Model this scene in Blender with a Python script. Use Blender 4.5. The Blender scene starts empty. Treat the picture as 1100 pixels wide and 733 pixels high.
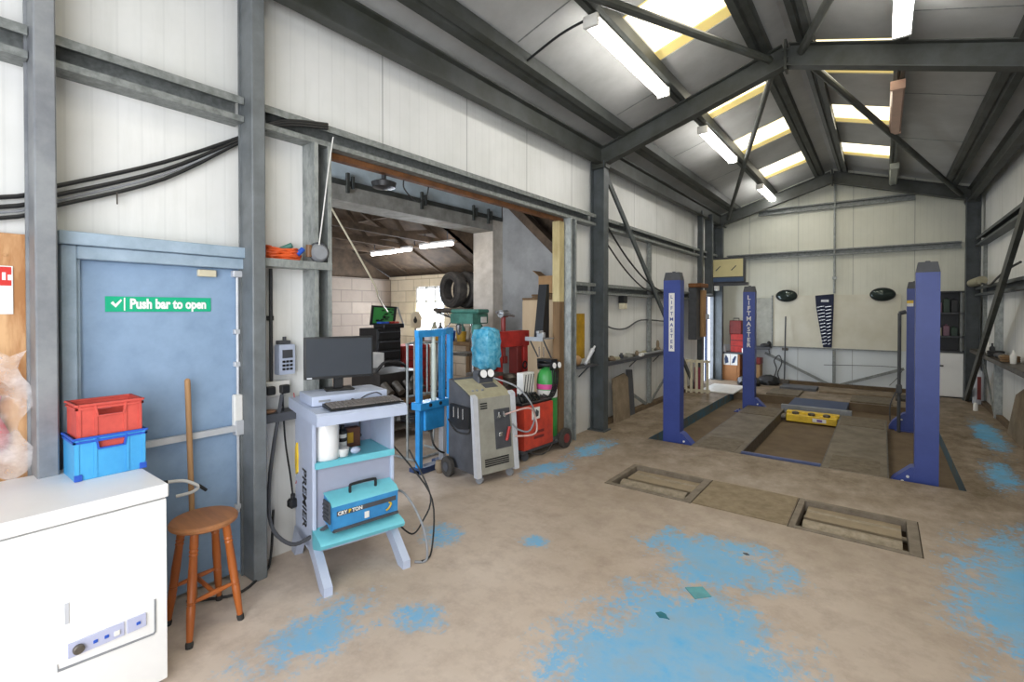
import bpy, bmesh, math, random
from mathutils import Vector, Matrix
random.seed(7)
SC = bpy.context.scene
COL = SC.collection
PI = math.pi

# ------------------------------------------------------------------ materials
def lin(c):
    if isinstance(c, str):
        c = tuple(int(c[i:i + 2], 16) / 255 for i in (0, 2, 4))
    return tuple((v / 12.92 if v <= .04045 else ((v + .055) / 1.055) ** 2.4) for v in c)

class NT:
    def __init__(s, name):
        s.m = bpy.data.materials.new(name); s.m.use_nodes = True
        s.t = s.m.node_tree; s.n = s.t.nodes; s.l = s.t.links
        s.bsdf = s.n['Principled BSDF']
        s.co = s.n.new('ShaderNodeTexCoord')
    def new(s, t, **k):
        nd = s.n.new(t)
        for a, v in k.items(): setattr(nd, a, v)
        return nd
    def math(s, op, a, b=None, c=None, clamp=False):
        nd = s.n.new('ShaderNodeMath'); nd.operation = op; nd.use_clamp = clamp
        for i, v in enumerate((a, b, c)):
            if v is None: continue
            if isinstance(v, (int, float)): nd.inputs[i].default_value = v
            else: s.l.new(v, nd.inputs[i])
        return nd.outputs[0]
    def noise(s, scale, detail=4, rough=.6, vec=None, stretch=None):
        nd = s.n.new('ShaderNodeTexNoise'); nd.inputs['Scale'].default_value = scale
        nd.inputs['Detail'].default_value = detail; nd.inputs['Roughness'].default_value = rough
        src = vec if vec is not None else s.co.outputs['Object']
        if stretch:
            mp = s.n.new('ShaderNodeMapping'); mp.inputs['Scale'].default_value = stretch
            s.l.new(src, mp.inputs['Vector']); src = mp.outputs[0]
        s.l.new(src, nd.inputs['Vector'])
        return nd.outputs['Fac']
    def ramp(s, fac, stops):
        nd = s.n.new('ShaderNodeValToRGB'); e = nd.color_ramp.elements
        while len(e) < len(stops): e.new(.5)
        for el, (p, c) in zip(e, stops):
            el.position = p; el.color = (*lin(c), 1) if not isinstance(c, float) else (c, c, c, 1)
        s.l.new(fac, nd.inputs[0]); return nd.outputs[0]
    def mix(s, fac, a, b, mode='MIX'):
        nd = s.n.new('ShaderNodeMix'); nd.data_type = 'RGBA'; nd.blend_type = mode
        for i, v in ((0, fac), (6, a), (7, b)):
            if isinstance(v, (int, float)): nd.inputs[i].default_value = v
            elif isinstance(v, tuple): nd.inputs[i].default_value = (*v[:3], 1)
            else: s.l.new(v, nd.inputs[i])
        return nd.outputs[2]
    def sep(s):
        nd = s.n.new('ShaderNodeSeparateXYZ'); s.l.new(s.co.outputs['Object'], nd.inputs[0]); return nd.outputs
    def color(s, c): s.l.new(c, s.bsdf.inputs['Base Color'])
    def bump(s, h, strength=.3, dist=.01):
        nd = s.n.new('ShaderNodeBump'); nd.inputs['Strength'].default_value = strength
        nd.inputs['Distance'].default_value = dist
        s.l.new(h, nd.inputs['Height']); s.l.new(nd.outputs[0], s.bsdf.inputs['Normal'])
    def set(s, rough=.5, metal=0, spec=.5):
        s.bsdf.inputs['Roughness'].default_value = rough
        s.bsdf.inputs['Metallic'].default_value = metal
        s.bsdf.inputs['Specular IOR Level'].default_value = spec

_mats = {}
def mat(name, c, rough=.5, metal=0., var=.12, scale=9., c2=None, bump=0., stretch=None, lo=.35, hi=.7):
    """plain paint / plastic / metal with a noise of wear (c -> c2)"""
    if name in _mats: return _mats[name]
    s = NT(name); s.set(rough, metal)
    base = lin(c)
    other = lin(c2) if c2 else tuple(max(0, v * (1 - var * 2.2)) for v in base)
    f = s.noise(scale, 5, .65, stretch=stretch)
    r = s.ramp(f, [(lo, 0.), (hi, 1.)])
    s.color(s.mix(r, base, other))
    if bump: s.bump(f, bump)
    _mats[name] = s.m
    return s.m

def emit(name, c, strength):
    s = NT(name); b = s.bsdf
    b.inputs['Base Color'].default_value = (*lin(c), 1)
    b.inputs['Emission Color'].default_value = (*lin(c), 1)
    b.inputs['Emission Strength'].default_value = strength
    return s.m

def panel_wall(name, axis, c, dirt, seam=1.0, lowdirt=None, lowtint=None):
    s = NT(name); s.set(.45)
    xyz = s.sep(); a = xyz[axis]
    fr = s.math('FRACT', s.math('DIVIDE', a, seam))
    line = s.math('LESS_THAN', s.math('ABSOLUTE', s.math('SUBTRACT', fr, .5)), .006)
    rib = s.math('SINE', s.math('MULTIPLY', a, 2 * PI / .1))
    fine = s.math('LESS_THAN', s.math('ABSOLUTE', s.math('SUBTRACT', s.math('FRACT', s.math('DIVIDE', a, .105)), .5)), .05)
    n1 = s.noise(1.3, 5, .6); n2 = s.noise(7, 6, .7, stretch=(1, 1, .12))
    col = s.mix(s.ramp(n1, [(.4, 0.), (.75, .55)]), lin(c), lin(dirt))
    col = s.mix(s.ramp(n2, [(.5, 0.), (.8, .5)]), col, lin(dirt))
    if lowdirt:
        zz = s.math('ADD', xyz[2], s.math('MULTIPLY', n1, .7))
        low = s.math('SUBTRACT', 1.0, s.math('MULTIPLY', s.math('SUBTRACT', zz, .45), 2.2), clamp=True)
        col = s.mix(s.math('MULTIPLY', low, .65), col, lin(lowdirt))
    col = s.mix(s.math('MULTIPLY', fine, .07), col, lin('7a7c78'))
    if lowtint: col = s.mix(s.math('MULTIPLY', s.math('LESS_THAN', xyz[2], .82), .8), col, lin(lowtint))
    col = s.mix(s.math('MULTIPLY', line, .55), col, lin('6a6c68'))
    s.color(col); s.bump(s.math('ADD', s.math('MULTIPLY', rib, .5), s.math('MULTIPLY', line, -3)), .25, .002)
    return s.m

def block_wall(name, axis, c, c2, mortar):
    s = NT(name); s.set(.85)
    xyz = s.sep(); cb = s.new('ShaderNodeCombineXYZ')
    s.l.new(xyz[axis], cb.inputs[0]); s.l.new(xyz[2], cb.inputs[1])
    br = s.new('ShaderNodeTexBrick'); s.l.new(cb.outputs[0], br.inputs['Vector'])
    br.inputs['Scale'].default_value = 1; br.inputs['Brick Width'].default_value = .46
    br.inputs['Row Height'].default_value = .225; br.inputs['Mortar Size'].default_value = .008
    br.inputs['Color1'].default_value = (*lin(c), 1); br.inputs['Color2'].default_value = (*lin(c2), 1)
    br.inputs['Mortar'].default_value = (*lin(mortar), 1)
    n = s.noise(5, 6, .7)
    s.color(s.mix(s.ramp(n, [(.45, 0.), (.8, .5)]), br.outputs['Color'], lin(mortar)))
    s.bump(s.math('SUBTRACT', s.math('MULTIPLY', n, .4), br.outputs['Fac']), .4, .006)
    return s.m

def floor_mat():
    s = NT('dusty_concrete_with_worn_blue_paint'); s.set(.62, 0, .35)
    xyz = s.sep(); X, Y = xyz[0], xyz[1]
    n1 = s.noise(.9, 6, .6); n2 = s.noise(6, 8, .7); n3 = s.noise(28, 6, .75); n4 = s.noise(3.4, 10, .78, stretch=(1, .7, 1))
    tan = s.mix(s.ramp(n1, [(.35, 0.), (.7, 1.)]), lin('cfc0b2'), lin('b7a695'))
    tan = s.mix(s.ramp(n2, [(.45, 0.), (.75, .6)]), tan, lin('99877a'))
    tan = s.mix(s.ramp(n3, [(.55, 0.), (.8, .4)]), tan, lin('d8cbbb'))
    # blotchy tone, browner and darker towards the lift
    far = s.math('MULTIPLY', s.math('SUBTRACT', Y, 2.3), .27, clamp=True)
    tan = s.mix(s.math('MULTIPLY', far, s.ramp(n4, [(.25, .35), (.65, 1.)])), tan, lin('63543c'))
    dark = s.ramp(s.noise(11, 8, .8), [(.66, 0.), (.72, .5)])
    tan = s.mix(dark, tan, lin('5d4a38'))
    blobs = [(-.75, 2.15, .72, 1.05), (-.85, 3.35, .6, .5), (.92, 3.7, .75, 1.75), (-2.28, 1.35, .3, .5), (-2.02, 1.75, .25, .18),
             (-2.6, 2.5, .26, .2), (-1.97, 2.84, .16, .12), (-2.75, 4.2, .26, .55), (-2.72, 5.2, .25, .6), (1.12, 8.9, .2, 1.5), (.95, 6.7, .2, .9)]
    mask = None
    for cx, cy, rx, ry in blobs:
        dx = s.math('DIVIDE', s.math('SUBTRACT', X, cx), rx); dy = s.math('DIVIDE', s.math('SUBTRACT', Y, cy), ry)
        d = s.math('SQRT', s.math('ADD', s.math('MULTIPLY', dx, dx), s.math('MULTIPLY', dy, dy)))
        v = s.math('MULTIPLY', s.math('SUBTRACT', 1.0, d, clamp=True), min(1., .3 + .85 * (rx * ry) ** .5))
        mask = v if mask is None else s.math('MAXIMUM', mask, v)
    m = s.math('ADD', s.math('MULTIPLY', mask, 1.15), s.math('MULTIPLY', s.math('SUBTRACT', n4, .5), 2.4))
    m = s.math('ADD', m, s.math('MULTIPLY', s.math('SUBTRACT', n3, .5), 1.3))
    m = s.ramp(m, [(.2, 0.), (.5, 1.)])
    m = s.math('MULTIPLY', m, s.math('GREATER_THAN', mask, .001))
    m = s.math('MULTIPLY', m, s.ramp(n2, [(.25, 1.), (.75, .45)]))
    blue = s.mix(n2, lin('45a8e0'), lin('70bfe6'))
    s.color(s.mix(m, tan, blue))
    s.bump(s.math('ADD', n3, s.math('MULTIPLY', n2, .6)), .12, .004)
    return s.m

# ------------------------------------------------------------------ mesh builder
class B:
    def __init__(s): s.b = bmesh.new(); s.mi = 0
    def _tag(s, faces):
        for f in faces: f.material_index = s.mi
    def box(s, x0, x1, y0, y1, z0, z1, bev=0., M=None, seg=1):
        nb = bmesh.new() if bev else s.b
        c = [(x, y, z) for z in (z0, z1) for x, y in ((x0, y0), (x1, y0), (x1, y1), (x0, y1))]
        vs = [nb.verts.new(p) for p in c]
        fs = [nb.faces.new([vs[i] for i in q]) for q in ((3, 2, 1, 0), (4, 5, 6, 7), (0, 1, 5, 4), (1, 2, 6, 5), (2, 3, 7, 6), (3, 0, 4, 7))]
        if bev:
            bmesh.ops.bevel(nb, geom=nb.edges[:], offset=bev, segments=seg, affect='EDGES', profile=.7)
            s.merge(nb, M)
        else:
            s._tag(fs)
            if M is not None:
                for v in vs: v.co = M @ v.co
        return s
    def merge(s, nb, M=None):
        mp = {}
        for v in nb.verts: mp[v] = s.b.verts.new(M @ v.co if M is not None else v.co)
        for f in nb.faces:
            try:
                g = s.b.faces.new([mp[v] for v in f.verts]); g.material_index = s.mi
            except ValueError: pass
        nb.free()
    def loft(s, rings, cap=True, closed=False):
        rs = [[s.b.verts.new(p) for p in r] for r in rings]
        n = len(rs[0]); fs = []
        k = len(rs)
        for i in range(k if closed else k - 1):
            a, c = rs[i], rs[(i + 1) % k]
            for j in range(n):
                try: fs.append(s.b.faces.new((a[j], a[(j + 1) % n], c[(j + 1) % n], c[j])))
                except ValueError: pass
        if cap and not closed:
            fs.append(s.b.faces.new(list(reversed(rs[0])))); fs.append(s.b.faces.new(rs[-1]))
        s._tag(fs); return s
    def rod(s, p, q, r, r2=None, n=12, cap=True):
        p, q = Vector(p), Vector(q); r2 = r if r2 is None else r2
        d = (q - p).normalized(); a = d.orthogonal().normalized(); c = d.cross(a)
        f = lambda o, R: [o + R * (a * math.cos(2 * PI * i / n) + c * math.sin(2 * PI * i / n)) for i in range(n)]
        return s.loft([f(p, r), f(q, r2)], cap)
    def tube(s, pts, r, n=7, smooth=4, closed=False):
        P = [Vector(p) for p in pts]
        if smooth and len(P) > 2:
            out = []; k = len(P)
            for i in range(k if closed else k - 1):
                g = lambda j: P[j % k] if closed else P[max(0, min(k - 1, j))]
                a, b_, c, d = g(i - 1), g(i), g(i + 1), g(i + 2)
                for t in [x / smooth for x in range(smooth)]:
                    out.append(.5 * ((2 * b_) + (c - a) * t + (2 * a - 5 * b_ + 4 * c - d) * t * t + (3 * b_ - a - 3 * c + d) * t ** 3))
            if not closed: out.append(P[-1])
            P = out
        rings = []; prev = None; k = len(P)
        for i, p in enumerate(P):
            d = ((P[(i + 1) % k] - P[i - 1]) if closed else (P[min(i + 1, k - 1)] - P[max(i - 1, 0)]))
            if d.length < 1e-9: d = Vector((0, 0, 1))
            d.normalize()
            a = d.orthogonal().normalized() if prev is None else (prev - d * prev.dot(d))
            if a.length < 1e-6: a = d.orthogonal()
            a.normalize(); prev = a; c = d.cross(a)
            rings.append([p + r * (a * math.cos(2 * PI * j / n) + c * math.sin(2 * PI * j / n)) for j in range(n)])
        return s.loft(rings, True, closed)
    def bar(s, p, q, w, h, up=(0, 0, 1), bev=0.):
        p, q = Vector(p), Vector(q); d = (q - p); L = d.length; d.normalize()
        u = Vector(up); u = (u - d * u.dot(d)).normalized(); v = d.cross(u)
        M = Matrix((( *d, ), ( *v, ), ( *u, ))).transposed().to_4x4(); M.translation = p
        return s.box(0, L, -w / 2, w / 2, -h / 2, h / 2, bev, M)
    def ibeam(s, p, q, depth, width, up=(0, 0, 1), t=.012, tw=.009):
        p, q = Vector(p), Vector(q); d = (q - p); L = d.length; d.normalize()
        u = Vector(up); u = (u - d * u.dot(d)).normalized(); v = d.cross(u)
        M = Matrix(((*d,), (*v,), (*u,))).transposed().to_4x4(); M.translation = p
        h = depth / 2; w = width / 2; a = tw / 2
        prof = [(-w, -h), (w, -h), (w, -h + t), (a, -h + t), (a, h - t), (w, h - t), (w, h), (-w, h), (-w, h - t), (-a, h - t), (-a, -h + t), (-w, -h + t)]
        return s.loft([[M @ Vector((x, y, z)) for y, z in prof] for x in (0, L)])
    def prism(s, poly, axis, a, b, M=None):
        f = {'x': lambda p, k: Vector((k, p[0], p[1])), 'y': lambda p, k: Vector((p[0], k, p[1])), 'z': lambda p, k: Vector((p[0], p[1], k))}[axis]
        return s.loft([[(M @ f(p, k) if M is not None else f(p, k)) for p in poly] for k in (a, b)])
    def lathe(s, prof, c=(0, 0, 0), axis=(0, 0, 1), n=24, sq=(1, 1), closed=False):
        c = Vector(c); d = Vector(axis).normalized(); a = d.orthogonal().normalized()
        if abs(d.z) > .99: a = Vector((1, 0, 0))
        e = d.cross(a)
        return s.loft([[c + d * z + max(r, 1e-4) * (a * math.cos(2 * PI * i / n) * sq[0] + e * math.sin(2 * PI * i / n) * sq[1]) for i in range(n)] for r, z in prof], not closed, closed)
    def ring(s, c, R, r, axis=(0, 0, 1), n=28, m=8, sq=(1, 1)):
        c = Vector(c); d = Vector(axis).normalized(); a = d.orthogonal().normalized(); e = d.cross(a)
        rg = []
        for i in range(n):
            t = 2 * PI * i / n; o = a * math.cos(t) + e * math.sin(t)
            rg.append([c + o * (R + r * math.cos(2 * PI * j / m)) + d * r * math.sin(2 * PI * j / m) for j in range(m)])
        return s.loft(rg, False, True)
    def ball(s, c, r, sx=1, sy=1, sz=1, n=16):
        nb = bmesh.new(); bmesh.ops.create_uvsphere(nb, u_segments=n, v_segments=max(6, n // 2), radius=r)
        s.merge(nb, Matrix.Translation(c) @ Matrix.Diagonal((sx, sy, sz, 1))); return s
    def text(s, body, size, o, right, up, depth=.0015, align='CENTER', bold=0., sx=1.):
        cu = bpy.data.curves.new('t', 'FONT'); cu.body = body; cu.size = size; cu.extrude = depth / 2; cu.offset = bold
        cu.align_x = align; cu.align_y = 'CENTER'; cu.resolution_u = 3
        ob = bpy.data.objects.new('t', cu); COL.objects.link(ob)
        dg = bpy.context.evaluated_depsgraph_get(); me = bpy.data.meshes.new_from_object(ob.evaluated_get(dg))
        r = Vector(right).normalized(); u = Vector(up).normalized(); nn = r.cross(u)
        M = Matrix(((*r,), (*u,), (*nn,))).transposed().to_4x4() @ Matrix.Diagonal((sx, 1, 1, 1)); M.translation = Vector(o)
        nb = bmesh.new(); nb.from_mesh(me); s.merge(nb, M)
        bpy.data.objects.remove(ob); bpy.data.meshes.remove(me); bpy.data.curves.remove(cu); return s
    def mesh(s, name, mats, angle=35):
        bmesh.ops.recalc_face_normals(s.b, faces=s.b.faces[:])
        me = bpy.data.meshes.new(name); s.b.to_mesh(me); s.b.free()
        for m in (mats if isinstance(mats, (list, tuple)) else [mats]): me.materials.append(m)
        for p in me.polygons: p.use_smooth = True
        me.set_sharp_from_angle(angle=math.radians(angle)); return me

def props(o, label=None, cat=None, group=None, kind=None):
    if label: o['label'] = label
    if cat: o['category'] = cat
    if group: o['group'] = group
    if kind: o['kind'] = kind
def T(name, label, cat, loc=(0, 0, 0), rz=0., group=None, rot=None):
    o = bpy.data.objects.new(name, None); COL.objects.link(o); o.empty_display_size = .1
    o.location = loc; o.rotation_euler = rot if rot else (0, 0, math.radians(rz)); props(o, label, cat, group); return o
def part(root, name, b, m, label=None, angle=35):
    o = bpy.data.objects.new(name, b.mesh(name, m, angle)); COL.objects.link(o); o.parent = root
    if label: o['label'] = label
    return o
def O(name, b, m, label, cat, group=None, loc=None, rz=0., kind=None, angle=35):
    me = b.mesh(name, m, angle); o = bpy.data.objects.new(name, me); COL.objects.link(o)
    if loc is None:
        xs = [v.co for v in me.vertices]
        c = Vector(((min(v.x for v in xs) + max(v.x for v in xs)) / 2, (min(v.y for v in xs) + max(v.y for v in xs)) / 2, min(v.z for v in xs)))
        me.transform(Matrix.Translation(-c)); o.location = c
    else: o.location = loc; o.rotation_euler = (0, 0, math.radians(rz))
    props(o, label, cat, group, kind); return o
def ST(name, b, m, parent=None, label=None):
    o = bpy.data.objects.new(name, b.mesh(name, m)); COL.objects.link(o)
    if parent: o.parent = parent
    else: o['kind'] = 'structure'
    if label: o['label'] = label
    return o
def clone(root, loc=None, rz=None, label=None, group=None):
    r = root.copy(); COL.objects.link(r)
    if loc is not None: r.location = loc
    if rz is not None: r.rotation_euler = (0, 0, math.radians(rz))
    if label: r['label'] = label
    if group: r['group'] = group
    for ch in list(root.children):
        c = ch.copy(); COL.objects.link(c); c.parent = r
        for g in list(ch.children):
            d = g.copy(); COL.objects.link(d); d.parent = c
    return r
class FR:
    """a local frame on the ground: u along the front, v into the wall"""
    def __init__(s, o, ang): s.o = o; s.ang = ang; a = math.radians(ang); s.u = (math.cos(a), math.sin(a)); s.v = (-math.sin(a), math.cos(a))
    def at(s, u, v, z): return (s.o[0] + u * s.u[0] + v * s.v[0], s.o[1] + u * s.u[1] + v * s.v[1], z)

# materials
M_steel = mat('dark_grey_green_steel_paint', '50565a', .5, .1, .12, 5, c2='3d4241')
M_steel2 = mat('mid_grey_steel_paint', '95989d', .5, .1, .12, 5, c2='7a7d80')
M_rafter = mat('charcoal_steel_paint', '4a4d4b', .55, .1, .12, 4, c2='35372f')
M_galv = mat('galvanised_steel', 'a7aba9', .45, .35, .15, 24, c2='7e8482', stretch=(1, 1, .5))
M_galvd = mat('dull_galvanised_steel', '8f9391', .5, .25, .15, 24, c2='686c6a')
M_rust = mat('rusted_timber', '84552f', .8, 0, .2, 10, c2='5a3c26')
M_timber = mat('weathered_timber', 'c8b98c', .8, 0, .15, 8, c2='9b8a5e', stretch=(1, 1, .15))
M_timberd = mat('brown_timber', '7a5f40', .8, 0, .15, 8, c2='5a442c', stretch=(1, 1, .15))
M_rooftim = mat('dark_roof_timber', '5f4e3d', .85, 0, .2, 6, c2='3a2e23')
M_ply = mat('plywood', 'd8ad7e', .65, 0, .12, 3.2, c2='a97546', stretch=(1, 2.5, .5), lo=.42, hi=.62)
M_black = mat('black_plastic', '1d1e20', .45, 0, .2, 12)
M_blackm = mat('black_rubber', '232323', .75, 0, .2, 16, c2='343230')
M_tyre = mat('dusty_tyre_rubber', '2a2826', .8, 0, .2, 12, c2='47423c')
M_white = mat('white_enamel', 'f2f2f0', .35, 0, .03, 3)
M_whitep = mat('white_plastic', 'e6e5e0', .45, 0, .06, 8)
M_cream = mat('cream_plastic', 'd9d0b4', .5, 0, .08, 8)
M_grey = mat('grey_plastic', '8d9094', .5, 0, .1, 8)
M_dgrey = mat('dark_grey_plastic', '4b4d52', .55, 0, .15, 8)
M_lblue = mat('pale_blue_grey_paint', 'b7c1d6', .45, 0, .05, 5)
M_doorblue = mat('grey_blue_door_paint', '8fa8c4', .5, 0, .06, 5, c2='7f98b4')
M_doorfr = mat('pale_blue_frame_paint', 'a3b6c6', .5, 0, .08, 8, c2='8c9fae')
M_turq = mat('turquoise_paint', '6fc4d2', .45, 0, .07, 6)
M_anblue = mat('analyser_blue', '3b8fc6', .4, 0, .08, 9, c2='2f78b0')
M_red = mat('red_paint', 'b8332c', .45, 0, .12, 9, c2='93241f')
M_redor = mat('orange_red_paint', 'cf4630', .45, 0, .12, 9, c2='a8382a')
M_redp = mat('faded_red_plastic', 'd2564a', .5, 0, .1, 8, c2='b8473f')
M_bluep = mat('blue_plastic', '3f97cf', .4, 0, .1, 4, c2='4aa9dd')
M_bluepr = mat('deep_blue_plastic', '2b5cc4', .4, 0, .1, 6)
M_blift = mat('lift_blue_paint', '394a92', .42, 0, .08, 4, c2='314184')
M_bframe = mat('bright_blue_paint', '2d8fd0', .42, 0, .1, 9, c2='2379b4')
M_bnavy = mat('dark_navy_paint', '2b3f66', .5, 0, .1, 9)
M_teal = mat('teal_floor_paint', '3d6a80', .7, 0, .2, 5, c2='5f5a48')
M_green = mat('green_paint', '3f9a4a', .4, 0, .08, 8)
M_mgreen = mat('machine_green', '4d8577', .5, 0, .15, 9, c2='386357')
M_yellow = mat('yellow_paint', 'e8c52e', .45, 0, .15, 10, c2='c09a22')
M_ydull = mat('dull_yellow', 'b98f1c', .6, 0, .15, 8, c2='8a6a18')
M_silver = mat('silver_paint', '9d9c92', .45, .1, .1, 5, c2='88867c')
M_silverl = mat('light_silver_paint', 'c9ccd2', .4, .1, .06, 6)
M_olive = mat('olive_cream_panel', 'a59f84', .5, 0, .1, 12)
M_chrome = mat('bright_metal', 'c4c6c8', .25, .9, .1, 10)
M_dmetal = mat('dirty_metal', '6f6a63', .5, .6, .2, 14, c2='4d463e')
M_alu = mat('aluminium', 'b9bbbd', .4, .6, .1, 10)
M_wood = mat('varnished_orange_wood', 'b9672c', .4, 0, .12, 5, c2='8f4a1c', stretch=(1, 1, .2))
M_woodp = mat('pale_wood_handle', 'b98f62', .6, 0, .12, 6, c2='94704a', stretch=(1, 1, .15))
M_board = mat('worn_board', '8a7a64', .8, 0, .15, 5, c2='6b5d4a')
M_card = mat('cardboard', 'a58158', .85, 0, .1, 6)
M_beige = mat('beige_laminate', 'cbb493', .6, 0, .08, 3, c2='b89f7e', stretch=(1, 1, .2))
M_orange = mat('orange_cable', 'dc5a22', .5, 0, .1, 15)
M_pink = mat('pink_label', 'e04f9a', .5)
M_sgreen = mat('safety_sign_green', '12b184', .4, 0, .03)
M_sred = mat('safety_sign_red', 'd5362f', .4, 0, .05)
M_glass = mat('dark_screen_glass', '3b4047', .25, 0, .05, 3)
M_plat = mat('worn_steel_plate', '7d7466', .6, .2, .18, 5, c2='5e5444', bump=.15)
M_plat2 = mat('dirty_steel_plate', '786d5b', .65, .2, .2, 12, c2='574b3c', bump=.4)
M_brown = mat('orange_brown_cupboard', 'b07a4c', .6, 0, .1, 4)
M_dred = mat('dark_red_paint', '7d2a26', .5, 0, .15, 9)
M_concrete = mat('rough_concrete', 'a09e96', .85, 0, .15, 6, c2='7e7c74', bump=.4)
M_conlight = mat('pale_render', 'cfc7bb', .85, 0, .1, 5, c2='b3aa9c', bump=.2)
M_paint_blue_wall = mat('pale_blue_wall_render', 'ccdae0', .8, 0, .1, 3, c2='b3c0c4', bump=.1)
M_grey_render = mat('grey_render', '9a9a98', .85, 0, .1, 2.5, c2='7f7f7d', bump=.1)
M_roofsheet = mat('grey_roof_lining', 'bebebc', .5, 0, .08, 1.6, c2='a8a8a5')
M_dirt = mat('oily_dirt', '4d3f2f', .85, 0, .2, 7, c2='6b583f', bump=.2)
M_pitbot = mat('brown_pit_concrete', '71604a', .8, 0, .2, 4, c2='5b4b38', bump=.1)
M_floor = floor_mat()
M_wl = panel_wall('white_panel_wall_along_the_bay', 1, 'e6e6e3', 'cbccc6', 1.0, 'bcb7ad')
M_wb = panel_wall('white_panel_wall_across_the_bay', 0, 'd9d9cb', 'c2c3b3', 1.0, lowtint='d3dbe2')
M_tube = emit('lit_tube_diffuser', 'fffdf8', 13.0)
M_tube_far = emit('lit_bare_tube', 'fff6ee', 12.0)
def rooflight():
    s = NT('translucent_rooflight_sheet'); n = s.noise(3, 5, .6, stretch=(.6, 3, 1))
    c = s.ramp(n, [(.4, 'fffaea'), (.7, 'f3e3a4')]); s.color(c); s.l.new(c, s.bsdf.inputs['Emission Color']); s.bsdf.inputs['Emission Strength'].default_value = 1.5
    return s.m
M_skyl = rooflight()
M_skyedge = emit('yellowed_rooflight_edge', 'd9c27a', .55)
M_day = emit('daylight_pane', 'e6f0ff', 2.4)
M_blue_wrap = mat('blue_plastic_wrap', '2f93b8', .25, 0, .2, 16, c2='7fc6dc')
def clear_film():
    s = NT('crumpled_clear_film'); s.set(.15)
    s.bsdf.inputs['Base Color'].default_value = (*lin('f4eeec'), 1)
    n = s.noise(7, 5, .6); s.bump(n, .8, .02)
    s.l.new(s.ramp(n, [(.38, .12), (.68, .6)]), s.bsdf.inputs['Alpha'])
    return s.m
M_film = clear_film()

# ------------------------------------------------------------------ the building
XL, XR, XC = -3.22, 1.45, -.85         # wall faces and ridge
Y0, Y1 = -1.6, 12.5
def zr(x, top): return top - .31 * abs(x - XC)

# floor with the lift pit and the two roller wells
b = B()
PX0, PX1, PY0, PY1 = -2.38, .62, 6.0, 10.5
WELLS = [(-2.1, -1.29, 4.2, 4.9), (-.57, .23, 4.2, 4.9)]
FX0, FX1 = -8.4, 2.2
xs = sorted({FX0, FX1, PX0, PX1, *[w[0] for w in WELLS], *[w[1] for w in WELLS]})
ys = sorted({-2.2, 13.2, PY0, PY1, 4.2, 4.9})
def hole(x, y):
    if PX0 < x < PX1 and PY0 < y < PY1: return True
    return any(w[0] < x < w[1] and w[2] < y < w[3] for w in WELLS)
vc = {}
def V(x, y, z=0.):
    k = (round(x, 4), round(y, 4), z)
    if k not in vc: vc[k] = b.b.verts.new(k)
    return vc[k]
for i in range(len(xs) - 1):
    for j in range(len(ys) - 1):
        if hole((xs[i] + xs[i + 1]) / 2, (ys[j] + ys[j + 1]) / 2): continue
        b.b.faces.new([V(xs[i], ys[j]), V(xs[i + 1], ys[j]), V(xs[i + 1], ys[j + 1]), V(xs[i], ys[j + 1])])
def pit(x0, x1, y0, y1, dz, mw, mb):
    c = [(x0, y0), (x1, y0), (x1, y1), (x0, y1)]
    for k in range(4):
        p, q = c[k], c[(k + 1) % 4]
        f = b.b.faces.new([b.b.verts.new((*p, 0)), b.b.verts.new((*q, 0)), b.b.verts.new((*q, -dz)), b.b.verts.new((*p, -dz))]); f.material_index = mb if k == 2 else mw
    f = b.b.faces.new([b.b.verts.new((*p, -dz)) for p in c]); f.material_index = mb
pit(PX0, PX1, PY0, PY1, .15, 1, 2)
for w in WELLS: pit(*w, .2, 3, 3)
me = bpy.data.meshes.new('floor'); b.b.to_mesh(me); b.b.free()
for m in (M_floor, M_teal, M_pitbot, M_dirt): me.materials.append(m)
fl = bpy.data.objects.new('floor', me); COL.objects.link(fl); fl['kind'] = 'structure'

# hall walls
OP0, OP1, OPZ = 1.95, 5.2, 2.79        # the opening into the next building
b = B()
b.box(XL - .08, XL, Y0, OP0, 0, 4.0)
b.box(XL - .08, XL, OP1, 11.25, 0, 4.0)
b.box(XL - .08, XL, OP0, OP1, OPZ, 4.0)
b.box(XL - .08, XL, 11.25, 12.15, 2.0, 4.0)
b.box(XL - .08, XL, 12.15, Y1, 0, 4.0)
ST('wall_left', b, M_wl)
b = B(); b.box(XR, XR + .08, Y0, Y1, 0, 4.0); ST('wall_right', b, M_wl)
b = B()
b.prism([(XL - .08, 0), (XR + .08, 0), (XR + .08, 3.99), (XC, 4.7), (XL - .08, 3.94)], 'y', Y1, Y1 + .08)
ST('wall_back', b, M_wb)

# roof lining with rooflights
SKY = [(.1, 1.05), (2.15, 3.1), (4.2, 5.18), (6.25, 7.2), (8.35, 9.18), (10.35, 11.2)]
b = B(); TOP = 4.68
def slab(bb, x0, x1, y0, y1, top=TOP, t=.05):
    bb.loft([[(x0, y0, zr(x0, top)), (x1, y0, zr(x1, top)), (x1, y0, zr(x1, top) + t), (x0, y0, zr(x0, top) + t)],
             [(x0, y1, zr(x0, top)), (x1, y1, zr(x1, top)), (x1, y1, zr(x1, top) + t), (x0, y1, zr(x0, top) + t)]])
edges = [Y0] + [v for p in SKY for v in p] + [Y1 + .1]
SL, SR = (-1.93, -1.13), (-.66, .12)
for xa, xb in ((XL - .15, SL[0]), (SL[1], XC), (XC, SR[0]), (SR[1], XR + .15)):
    slab(b, xa, xb, Y0, Y1 + .1)
for k in range(0, len(edges), 2):
    slab(b, *SL, edges[k], edges[k + 1]); slab(b, *SR, edges[k], edges[k + 1])
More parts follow.
